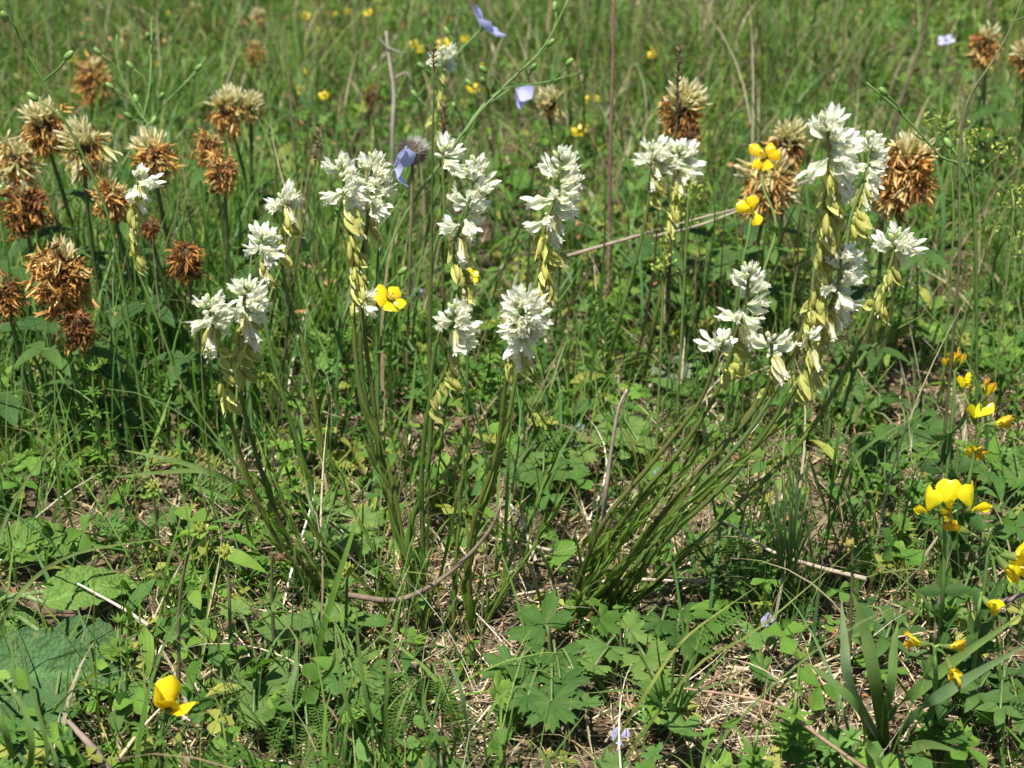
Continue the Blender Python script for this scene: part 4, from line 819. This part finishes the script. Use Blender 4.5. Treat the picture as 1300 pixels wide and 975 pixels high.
# ------------------------------------------------------------------ leafy plants one can point at
def leafplant(label, cat, cx, cy, spots, meshes, name='leafy_plant', sc=1., tilt=.35, Yoff=0., group=None, rs=.0010, hgt=.026, scol=(.10, .15, .045)):
    """leaves on stalks from one foot; spots = [(px, py, size)]"""
    b = ground(cx, cy); base = Vector((b.x, b.y, b.z)); r0 = thing(name, label, cat, base, group)
    for i, (x, y, s) in enumerate(spots):
        gp = ground(x, y + 6); Yl = gp.y - hgt * 1.2 + Yoff; c = at(x, y, Yl)
        gzz = float(gz(c.x, c.y)); c.z = max(c.z, gzz + .006)
        out = Vector((c.x - base.x, c.y - base.y, 0)); L = out.length
        d = (out.normalized() if L > .004 else Vector((random.uniform(-1, 1), -.6, 0)).normalized()) + Vector((0, 0, random.uniform(-.35, .25)))
        g = G(); g.add(**tube(smooth_path([base - Vector((0, 0, .003)), base + out * .45 + Vector((0, 0, max(c.z - base.z, .0) * .8 + .006)), c], 6), [rs * 1.2, rs, rs, rs, rs * .9, rs * .8], 5, scol))
        part('leaf_stalk', g.mesh('leaf_stalk', M_STEM, base), r0)
        n = Vector((random.uniform(-tilt, tilt), random.uniform(-tilt, tilt) - .30, 1))
        part('leaf', random.choice(meshes), r0, frame(d, n), c, s * sc * random.uniform(.7, .95), base)
    return r0
def big_leaf(L, Wd, c, bend=-.6, m=None, prof='ovate', cup=.2, ruf=.07, nm='leaf'):
    """a broad leaf with a crenate edge, a sunken midrib and blistered blade"""
    nu, nv = 26, 15; s = sheet(L, Wd, prof, cup, bend, nu, nv, ruf * .3, col=np.array(c), tip=np.array(c) * 1.1)
    V = s['V'].reshape(nu, nv, 3); u = np.linspace(0, 1, nu)[:, None]; v = np.linspace(-1, 1, nv)[None]
    V[..., 2] += L * .012 * np.sin(34 * u - 9 * np.abs(v)) * (1 - .4 * np.abs(v)) - L * .018 * np.exp(-(v / .09) ** 2) + L * .02 * (vnoise(u * np.ones_like(v), v * np.ones_like(u), .22, 3) - .5)
    V[..., 1] *= 1 + .06 * np.sin(u * 60) * np.abs(v) ** 4
    s['V'] = V.reshape(-1, 3); C = s['col'].reshape(nu, nv, 3); rib = np.exp(-(v / .07) ** 2)[..., None] * .5 + 1; s['col'] = (C * rib).reshape(-1, 3)
    g = G(); g.add(**s); return g.mesh(nm, m or M_WRINK)
SAGE = [big_leaf(.062, .038, (.11, .20, .04)), big_leaf(.075, .048, (.065, .135, .045)), big_leaf(.05, .032, (.10, .185, .045))]  # second leaf: bluish green, with partial shade painted into its darker colour
def sage():
    b = ground(-30, 800); base = Vector(b); r0 = thing('sage_plant', 'big wrinkled pale green leaves spreading at the lower left edge', 'leafy plant', base)
    for (x, y, k, d, n, s, z) in [(-8, 700, 0, (1, .35, .1), (-.1, -.35, 1), 1.0, .02), (55, 765, 0, (1, .55, .15), (-.2, -.4, 1), .95, .028), (-35, 860, 1, (.9, .1, .05), (.25, -.55, 1), 1.1, .022),
                                  (20, 880, 1, (.55, -.75, -.15), (.3, -.5, 1), .85, .02), (95, 760, 2, (.8, .7, .1), (-.1, -.3, 1), .9, .02), (60, 810, 1, (.9, -.1, -.05), (.1, -.4, 1), .75, .015), (-10, 790, 2, (.9, .2, -.2), (.2, -.4, 1), .8, .012)]:
        Yl = ground(x, y).y - (z + .014) * 1.3; c = at(x, y, Yl); c.z = max(c.z, .02)
        g = G(); g.add(**tube(smooth_path([base, base.lerp(c, .6) + Vector((0, 0, .01)), c], 6), .0016, 6, (.14, .20, .07))); st = part('leaf_stalk', g.mesh('leaf_stalk', M_STEM, base), r0)
        part('leaf', SAGE[k], r0, frame(d, n), c, s, base)
sage()
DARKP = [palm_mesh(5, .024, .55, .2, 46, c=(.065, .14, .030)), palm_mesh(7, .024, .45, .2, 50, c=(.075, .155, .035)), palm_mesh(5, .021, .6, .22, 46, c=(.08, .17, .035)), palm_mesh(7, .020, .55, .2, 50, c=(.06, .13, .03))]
PALEP = [palm_mesh(7, .02, .30, .2, 56, c=(.15, .235, .06)), palm_mesh(5, .02, .42, .2, 46, c=(.13, .22, .055))]
OV = []
for L, w, c in ((.020, .012, (.11, .20, .045)), (.026, .014, (.085, .165, .04)), (.016, .011, (.13, .22, .05))):
    g = G(); g.add(**sheet(L, w, 'ovate', .3, -.5, 7, 5, .1, col=np.array(c) * .92, tip=np.array(c) * 1.12)); OV.append(g.mesh('leaf', M_LEAF))
FE = []
for k in range(2):
    s = t_feather(.045 + .01 * k, 12, .013); s['col'] = s['col'] * np.array((.095, .175, .035)); g = G(); g.add(**s); FE.append(g.mesh('leaf', M_LEAF))
leafplant('pale toothed fan leaves below the left spikes, left of the buttercup', 'leafy plant', 330, 860, [(330, 868, 1.4), (300, 838, .9), (345, 800, .9), (355, 835, .8), (290, 870, .8), (322, 905, .8), (300, 775, .75)], PALEP)
leafplant('dark lobed leaves in shade at the foot of the diagonal bundle', 'leafy plant', 700, 850, [(690, 795, 1.1), (705, 830, 1.2), (680, 850, 1.0), (650, 848, .9), (712, 868, 1.0), (670, 885, 1.0), (700, 890, .9), (728, 850, .8)], DARKP)  # shade of the bundle is put into these leaves as darker green
leafplant('three broad leaflets at the bottom edge left of centre', 'leafy plant', 562, 985, [(545, 958, 1.3), (572, 962, 1.3), (560, 990, 1.2)], [OV[0], OV[1]], sc=1.2)
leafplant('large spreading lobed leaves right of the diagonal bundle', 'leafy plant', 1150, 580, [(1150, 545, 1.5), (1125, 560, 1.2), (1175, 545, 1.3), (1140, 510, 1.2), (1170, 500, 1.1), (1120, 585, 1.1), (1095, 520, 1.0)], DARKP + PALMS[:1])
leafplant('fresh lobed leaves behind the central stems, right side', 'leafy plant', 690, 585, [(670, 575, 1.0), (700, 560, 1.0), (720, 590, .9), (690, 600, 1.1), (735, 570, .9), (655, 595, .8)], PALMS)
leafplant('pale wedge shaped toothed leaves right of centre', 'leafy plant', 770, 540, [(760, 510, 1.2), (780, 530, 1.2), (800, 545, 1.1), (810, 560, 1.0), (748, 480, 1.0), (770, 555, .8)], PALEP + [OV[1]])
leafplant('rounded lobed leaves under the small right spike', 'leafy plant', 1170, 420, [(1160, 372, 1.2), (1185, 385, 1.1), (1150, 400, 1.0), (1205, 410, 1.1), (1180, 425, 1.2), (1215, 440, 1.0)], PALMS, sc=1.1)
leafplant('lobed leaves along the right edge above the yellow trefoil', 'leafy plant', 1262, 430, [(1265, 380, 1.1), (1285, 400, 1.1), (1250, 415, 1.0), (1280, 435, 1.1), (1240, 375, .9), (1290, 350, 1)], PALMS)
leafplant('lobed pale leaves at the right edge beside the large yellow trefoil', 'leafy plant', 1275, 590, [(1272, 585, 1.2), (1290, 575, 1.1), (1295, 610, 1.1), (1255, 600, .9)], PALMS)
leafplant('small lobed leaves between the diagonal bundle and the bottom grass', 'leafy plant', 790, 850, [(770, 820, .9), (800, 800, .9), (820, 835, .9), (755, 845, .7), (830, 860, .8)], PALMS)
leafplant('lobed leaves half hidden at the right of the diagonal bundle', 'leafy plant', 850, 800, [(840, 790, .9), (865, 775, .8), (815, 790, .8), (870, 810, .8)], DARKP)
leafplant('broad leaves in the shade under the largest rust brown clover', 'leafy plant', 60, 520, [(50, 480, 1.5), (75, 460, 1.2), (40, 510, 1.2), (70, 500, 1.2), (20, 470, 1.2), (100, 520, 1.1), (30, 545, 1.0)], [OV[1], PALMS[3]], sc=1.3)
leafplant('feathery yarrow leaves above the bottom edge, left of centre', 'leafy plant', 545, 880, [(530, 850, 1.0), (555, 860, .9), (570, 890, 1.0), (520, 890, 1.0), (500, 870, .9)], FE, name='yarrow_plant')
leafplant('feathery yarrow leaves right of the bottom buttercup', 'leafy plant', 385, 880, [(375, 865, .9), (400, 890, .8), (360, 895, .8), (390, 920, .8)], FE, name='yarrow_plant')
leafplant('feathery yarrow leaves by the upright pinkish grey stalk', 'leafy plant', 830, 540, [(840, 510, 1.0), (860, 500, .9), (820, 520, .9)], FE, name='yarrow_plant')
leafplant('feathery curled leaves right of the fine grass tuft', 'leafy plant', 930, 700, [(925, 680, .9), (945, 690, .8), (910, 695, .8), (938, 715, .7)], FE, name='yarrow_plant')
leafplant('dark round clover leaflets beside the right strap leaves', 'leafy plant', 1130, 830, [(1110, 790, .9), (1135, 780, .9), (1155, 800, .9), (1125, 810, .9), (1150, 770, .8), (1100, 770, .7), (1165, 830, .7)], CLF, sc=.75)
leafplant('dark clover leaves in the bottom right corner', 'leafy plant', 1265, 880, [(1250, 850, 1.0), (1275, 860, 1.0), (1290, 885, 1.0), (1240, 880, .9), (1270, 900, .9), (1295, 850, .9), (1230, 855, .8)], CLF, sc=.8)
leafplant('clover leaves behind the long yellow tubes at right', 'leafy plant', 1245, 720, [(1245, 660, .9), (1262, 672, .8), (1230, 720, .8), (1225, 745, .9), (1265, 740, .8)], CLF, sc=.7)
leafplant('small bushy herb with oval leaves left of the bottom buttercup', 'leafy plant', 95, 870, [(80, 840, .8), (100, 845, .8), (90, 865, .8), (75, 870, .8), (110, 870, .8), (95, 890, .8), (70, 890, .7), (115, 850, .6)], OV, sc=.8)
leafplant('oval ribbed leaf pair by the bottom buttercup', 'leafy plant', 165, 890, [(160, 880, 1.1), (170, 865, 1.0), (195, 875, .8), (150, 900, .8)], [OV[1], OV[0]])
leafplant('round wrinkled leaves left of the right grass tuft', 'leafy plant', 1085, 500, [(1075, 492, 1.2), (1095, 488, 1.0), (1060, 500, 1.0), (1105, 505, .9)], [palm_mesh(9, .022, .08, .1, 60, c=(.10, .18, .06))])
leafplant('single oval grey green leaf pair above the large yellow trefoil', 'leafy plant', 1115, 610, [(1112, 600, 1.1), (1095, 560, 1.1), (1130, 615, .8)], [OV[0]])
leafplant('lobed leaves in the fresh herbs left of the centre stems', 'leafy plant', 400, 690, [(425, 650, .9), (455, 660, .9), (440, 680, 1.0), (410, 640, .8), (465, 690, .8)], PALEP)
leafplant('low lobed leaves left of the curved twig', 'leafy plant', 420, 800, [(415, 772, .8), (435, 780, .8), (400, 790, .8), (450, 830, 1.0), (470, 850, .9), (440, 860, .9), (455, 880, .9)], PALMS + PALEP)
leafplant('broad dark clover leaves under the rusty heads at left', 'leafy plant', 170, 420, [(150, 390, 1.1), (175, 400, 1.1), (200, 380, 1.0), (165, 430, 1.0), (210, 410, .9), (140, 350, 1.0), (225, 375, .9)], CLF)
leafplant('grey green leaf with upright folds behind the right grass tuft', 'leafy plant', 880, 470, [(860, 465, .9), (850, 475, .9), (875, 455, .8)], [palm_mesh(5, .022, .5, .1, 46, c=(.20, .25, .16))])

def ribbon_plant(name, label, cat, cx, cy, blades_, col=(.11, .19, .045), group=None, partname='leaf', base_w=None):
    """strap leaves or grass blades, each a part, running from the foot through photo points at given distances"""
    b = ground(cx, cy); base = Vector(b); r0 = thing(name, label, cat, base, group)
    for bl in blades_:
        pts, w = bl[0], bl[1]; c = np.array(bl[2] if len(bl) > 2 else col) * random.uniform(.85, 1.15)
        P3 = [base + Vector((random.uniform(-.012, .012), random.uniform(-.012, .012), -.003))] + [at(x, y, Y) for x, y, Y in pts]
        pa = smooth_path(P3, 14); T = np.gradient(pa, axis=0); T /= np.linalg.norm(T, axis=1)[:, None]
        w *= .8; side = np.cross(T, np.array((random.uniform(-.5, .5), -.7, .75))); side /= np.linalg.norm(side, axis=1)[:, None]; nrm = np.cross(side, T)
        u = np.linspace(0, 1, 14); wd = w / 2 * np.clip(u * 5 + .45, 0, 1) * np.clip((1 - u) * 2.2, .03, 1) ** .8
        V = np.stack([pa - side * wd[:, None], pa - nrm * wd[:, None] * .35, pa + side * wd[:, None]], 1).reshape(-1, 3)
        k = (np.arange(13)[:, None] * 3 + np.arange(2)[None]).ravel(); t = np.repeat(u, 3)[:, None]; C = c * (1 - .15 * t) + np.array((.25, .24, .08)) * .3 * t ** 4
        g = G(); g.add(V, np.stack([k, k + 3, k + 4, k + 1], -1), col=C, uv=np.stack([np.repeat(u, 3), np.tile([-1., 0, 1.], 14)], -1)); part(partname, g.mesh(partname, M_LEAF, base), r0)
ribbon_plant('strap_leaf_plant', 'tuft of long broad strap leaves at the bottom right', 'leafy plant', 1115, 925, [([(1112, 870, .685), (1098, 800, .70), (1082, 752, .71)], .0085), ([(1080, 870, .67), (1072, 810, .68), (1068, 760, .70)], .0065, (.16, .24, .11)), ([(1150, 890, .68), (1210, 840, .70), (1305, 775, .72)], .0085), ([(1170, 900, .67), (1230, 860, .675), (1310, 815, .68)], .008, (.12, .20, .08)),
    ([(1090, 900, .665), (1050, 860, .67), (1020, 840, .68)], .006), ([(1150, 950, .64), (1180, 945, .64), (1220, 955, .64)], .007), ([(1130, 880, .68), (1135, 820, .69), (1140, 790, .70)], .006), ([(1105, 950, .65), (1125, 985, .64)], .006)])
ribbon_plant('grass_tuft', 'tuft of fine upright blue green grass right of the diagonal bundle', 'grass tuft', 1000, 760, [([(1000 + dx * .4, 690, .80), (1000 + dx, ty, .80 + .01 * math.sin(dx))], .0018, (.10, .175, .06)) for dx, ty in [(-22, 560), (-16, 600), (-10, 545), (-4, 580), (3, 530), (9, 570), (16, 540), (22, 590), (30, 560), (38, 610), (-30, 610), (-40, 640), (50, 640), (12, 520)]], partname='blade')
ribbon_plant('grass_tuft', 'loose tuft of arching grass at the bottom centre right', 'grass tuft', 850, 930, [([(850 + dx * .3, 880, .70), (850 + dx, ty, .70 + .02 * math.sin(dx))], .0020) for dx, ty in [(-80, 850), (-50, 800), (-20, 790), (10, 770), (45, 790), (80, 830), (110, 860), (-110, 880), (60, 760), (-35, 830), (25, 810), (95, 800)]], partname='blade')
ribbon_plant('grass_tuft', 'broad grass blades lying across the turf under the left clovers', 'grass tuft', 300, 640, [([(240, 590, .93), (150, 570, .94)], .0045, (.15, .23, .07)), ([(270, 600, .90), (200, 600, .92), (100, 612, .93)], .004, (.17, .25, .07)), ([(290, 610, .88), (220, 585, .88), (185, 592, .9)], .0036)], partname='blade')
ribbon_plant('grass_tuft', 'single long grass blades arching over the wrinkled leaves', 'grass tuft', -25, 840, [([(20, 760, .74), (90, 705, .80), (215, 682, .83)], .0030, (.17, .24, .07)), ([(-5, 700, .80), (40, 600, .86), (105, 533, .90)], .0026, (.15, .22, .07)), ([(10, 880, .68), (15, 830, .70), (0, 760, .74)], .0022)], partname='blade')
ribbon_plant('grass_tuft', 'bright straight grass blade crossing the left spike stems', 'grass tuft', 385, 880, [([(410, 800, .735), (440, 700, .745), (462, 635, .76)], .0042, (.12, .22, .035)), ([(420, 850, .70), (425, 780, .71)], .0022)], partname='blade')
ribbon_plant('grass_tuft', 'tall thin blades rising through the bottom left of centre', 'grass tuft', 470, 1000, [([(468, 900, .66), (455, 820, .68), (452, 760, .69)], .0030), ([(490, 890, .665), (500, 800, .68), (515, 740, .70)], .0026), ([(450, 920, .65), (430, 850, .66), (425, 790, .68)], .0024), ([(500, 930, .65), (525, 860, .67)], .0028)], partname='blade')
ribbon_plant('grass_tuft', 'blue green blades standing under the level pale stalk', 'grass tuft', 600, 985, [([(590, 900, .66), (575, 850, .67), (562, 830, .68)], .0028, (.12, .19, .08)), ([(615, 930, .65), (640, 880, .66), (690, 865, .67)], .0020), ([(570, 960, .64), (540, 900, .65), (545, 860, .66)], .0026)], partname='blade')
ribbon_plant('grass_tuft', 'arching dark blades in front of the diagonal bundle, right side', 'grass tuft', 1060, 700, [([(1075, 600, .80), (1110, 560, .81), (1180, 520, .82)], .0028), ([(1060, 580, .80), (1085, 470, .84), (1120, 430, .86), (1180, 395, .88)], .0024), ([(1040, 620, .80), (1020, 560, .82)], .0024), ([(1080, 630, .79), (1100, 590, .79)], .0026)], partname='blade')
ribbon_plant('grass_tuft', 'yellowish long blade slanting right at the bottom', 'grass tuft', 780, 960, [([(820, 880, .67), (870, 810, .70), (960, 745, .72)], .0022, (.22, .25, .06)), ([(880, 850, .68), (960, 800, .71), (1090, 690, .74)], .0020, (.20, .26, .06))], partname='blade')
ribbon_plant('grass_tuft', 'large grass blades in the bottom left corner', 'grass tuft', 20, 1020, [([(10, 940, .63), (-10, 880, .64)], .0045), ([(40, 960, .63), (30, 900, .64), (-10, 850, .66)], .0040), ([(60, 960, .63), (35, 860, .66), (20, 790, .68)], .0030), ([(70, 980, .62), (60, 930, .63)], .0036)], partname='blade')
ribbon_plant('grass_tuft', 'tall dark grass blades behind the twin white heads at centre top', 'grass tuft', 410, 420, [([(430, 340, 1.0), (470, 300, 1.0), (520, 240, 1.02)], .0040, (.09, .16, .03)), ([(420, 330, 1.0), (430, 250, 1.02), (440, 215, 1.03)], .0030), ([(400, 350, 1.0), (380, 280, 1.03), (385, 220, 1.05)], .0034)], partname='blade')

# small green fruit heads and yellow-green umbels
def knob_plant(label, px, Yt, Yb, r, col, nm='fruit_head', lm=None, cat='seed head', stem=(.11, .10, .05), n=26):
    r0, base, path = thin_plant('herb_with_fruit', label, cat, px, Yt, Yb, 'small green fruit heads', .0009, 2, stem, lm=PALMS, lsc=.4)
    c = Vector(path[0]); g = G(); g.add(**xf(blob(r * .7, r * .7, r * .7, col, 8, 5, .2), None, c))
    for i in range(n):
        u = 1 - 2 * (i + .5) / n; q = Vector((math.sqrt(1 - u * u) * math.cos(2.4 * i), math.sqrt(1 - u * u) * math.sin(2.4 * i), u))
        g.add(**xf(sheet(r * .75, r * .4, 'ovate', .6, .5, 3, 3, col=np.array(col) * 1.15), frame(q), c + q * r * .5))
    part(nm, g.mesh(nm, M_LEAF, base), r0)
GY = (.28, .33, .06)
knob_plant('green spiky fruit head on a bare dark stem left of the bottom left fan leaves', [(253, 672), (240, 700), (228, 770), (218, 850)], .72, .72, .0042, GY)
knob_plant('yellow green fruit head right of the bare dark stem', [(285, 700), (290, 730), (292, 790), (296, 850)], .73, .73, .0040, (.34, .36, .07))
knob_plant('yellow green fruit head left of the curved twig', [(441, 722), (440, 760), (438, 820)], .75, .75, .0038, (.34, .36, .07))
knob_plant('yellow green fruit head in the turf under the left clovers', [(193, 617), (196, 640), (200, 680)], .86, .86, .0042, (.34, .38, .08))
knob_plant('small brownish bud head near the feet of the left spikes', [(356, 708), (345, 716), (340, 760)], .76, .76, .0036, (.24, .14, .08), n=10)
knob_plant('reddish tipped green bud right of the fine grass tuft', [(1079, 690), (1082, 730), (1088, 800)], .74, .74, .0034, (.38, .34, .08), n=8)
def umbel(label, px, Yt, Yb, pts, sc=1.):
    r0, base, path = thin_plant('bedstraw_plant', label, 'small herb', px, Yt, Yb, 'yellow green bedstraw herbs', .0008, 12, (.14, .19, .05), lm=FXL, lsc=.6)
    for (x, y) in pts:
        c = at(x, y, Yt); g = G(); p, T = along(path, random.uniform(.01, .05)); g.add(**tube([p, p.lerp(c, .6) + Vector((0, 0, .002)), c], [.0006, .0005, .0004], 4, (.16, .22, .05)))
        for i in range(16):
            q = Vector(rng.normal(0, 1, 3)) * .0034 * sc; g.add(**xf(sheet(.0028 * sc, .0022 * sc, 'round', .4, .3, 3, 3, col=np.array((.36, .42, .09)) * (.8 + .4 * rng.random())), frame(Vector(rng.normal(0, 1, 3)) + Vector((0, 0, 1))), c + q))
        part('flower_cluster', g.mesh('flower_cluster', M_LEAF, base), r0)
umbel('loose yellow green herb flowers right of the tawny clover, tallest of them', [(1205, 150), (1206, 200), (1210, 300), (1212, 400)], 1.08, 1.06, [(1200, 150), (1190, 165), (1215, 158), (1184, 150), (1225, 175), (1205, 168)])
umbel('yellow green herb flowers beside the dark branched stalk', [(1232, 190), (1235, 240), (1240, 340), (1244, 420)], 1.06, 1.05, [(1228, 180), (1240, 172), (1275, 192), (1232, 200), (1280, 202)])
umbel('yellow green herb flowers at the right edge above the lobed leaves', [(1285, 240), (1284, 300), (1280, 400)], 1.02, 1.0, [(1290, 240), (1275, 252), (1296, 260), (1265, 285), (1290, 300), (1298, 330)])
umbel('yellow green herb flowers left of the drying clover under the twin heads', [(874, 240), (872, 290), (868, 380)], 1.06, 1.05, [(868, 240), (880, 238), (885, 252), (866, 262), (876, 270)])
umbel('yellow green herb flowers low between the central spikes', [(842, 320), (842, 360), (840, 440)], 1.0, 1.0, [(840, 318), (846, 332), (836, 342), (842, 300)])
def whorl_plant(label, px, Yt, Yb, tiers=6):
    r0, base, path = thin_plant('whorled_herb', label, 'small herb', px, Yt, Yb, 'whorled bedstraw stems', .0009, 0, (.12, .20, .04))
    tot = np.linalg.norm(np.diff(path, axis=0), axis=1).sum()
    for t in range(tiers):
        p, T = along(path, tot * (.01 + .85 * t / tiers))
        for k in range(7):
            h = Matrix.Rotation(6.283 * k / 7 + t * .4, 3, 'Z') @ Vector((1, 0, 0)); part('leaf', WL[t % 2], r0, frame(h + T * (1.0 if t == 0 else .35), T), p, (.55 + .12 * t) if t < 4 else 1., base)
WL = []
for c in ((.13, .24, .035), (.10, .20, .03)):
    g = G(); g.add(**sheet(.013, .0034, 'lance', .3, -.3, 5, 3, col=c)); WL.append(g.mesh('leaf', M_LEAF))
whorl_plant('bright green whorled herb in the bottom right grass', [(1016, 835), (1012, 870), (1008, 910), (1004, 960)], .67, .66)
whorl_plant('shorter bright green whorled herb at the bottom, left of its twin', [(962, 925), (958, 950), (955, 985)], .645, .64, 4)
whorl_plant('leafy whorled herb between the big wrinkled leaves and buttercup', [(150, 790), (150, 820), (152, 850)], .74, .735, 4)
whorl_plant('upright whorled herb in the shade under the left clovers', [(118, 470), (120, 510), (124, 560)], .93, .93, 6)
def tiny_blue(label, x, y, sc=.5, d=(0, -.6, .8)):
    Y = ground(x, y + 8).y; c = at(x, y, Y - .01); base = Vector((c.x, c.y + .004, float(gz(c.x, c.y))))
    r0 = thing('violet_plant', label, 'violet flower', base, 'tiny violet flowers')
    g = G(); g.add(**tube([base, base.lerp(c, .6), c], [.0007, .0007, .0006], 4, (.10, .17, .04))); part('stem', g.mesh('stem', M_STEM, base), r0)
    flower_head(r0, base, c, d, BP, 5, sc, .7, (0, 1, 2, 4))
tiny_blue('tiny violet flower under the dark leaves at centre right', 735, 546, .35)
tiny_blue('tiny violet flower between the stalks of the diagonal bundle', 836, 602, .35, (.1, -.9, .5))
tiny_blue('tiny violet flower low in the bottom right straw', 975, 790, .38)
tiny_blue('violet petal lying near the bottom edge', 786, 938, .42, (.2, -.4, .9))
tiny_blue('tiny pale blue flower above the buttercup left of centre', 529, 373, .38)
tiny_blue('tiny white violet flower in the dark turf below the left clovers', 234, 609, .22)
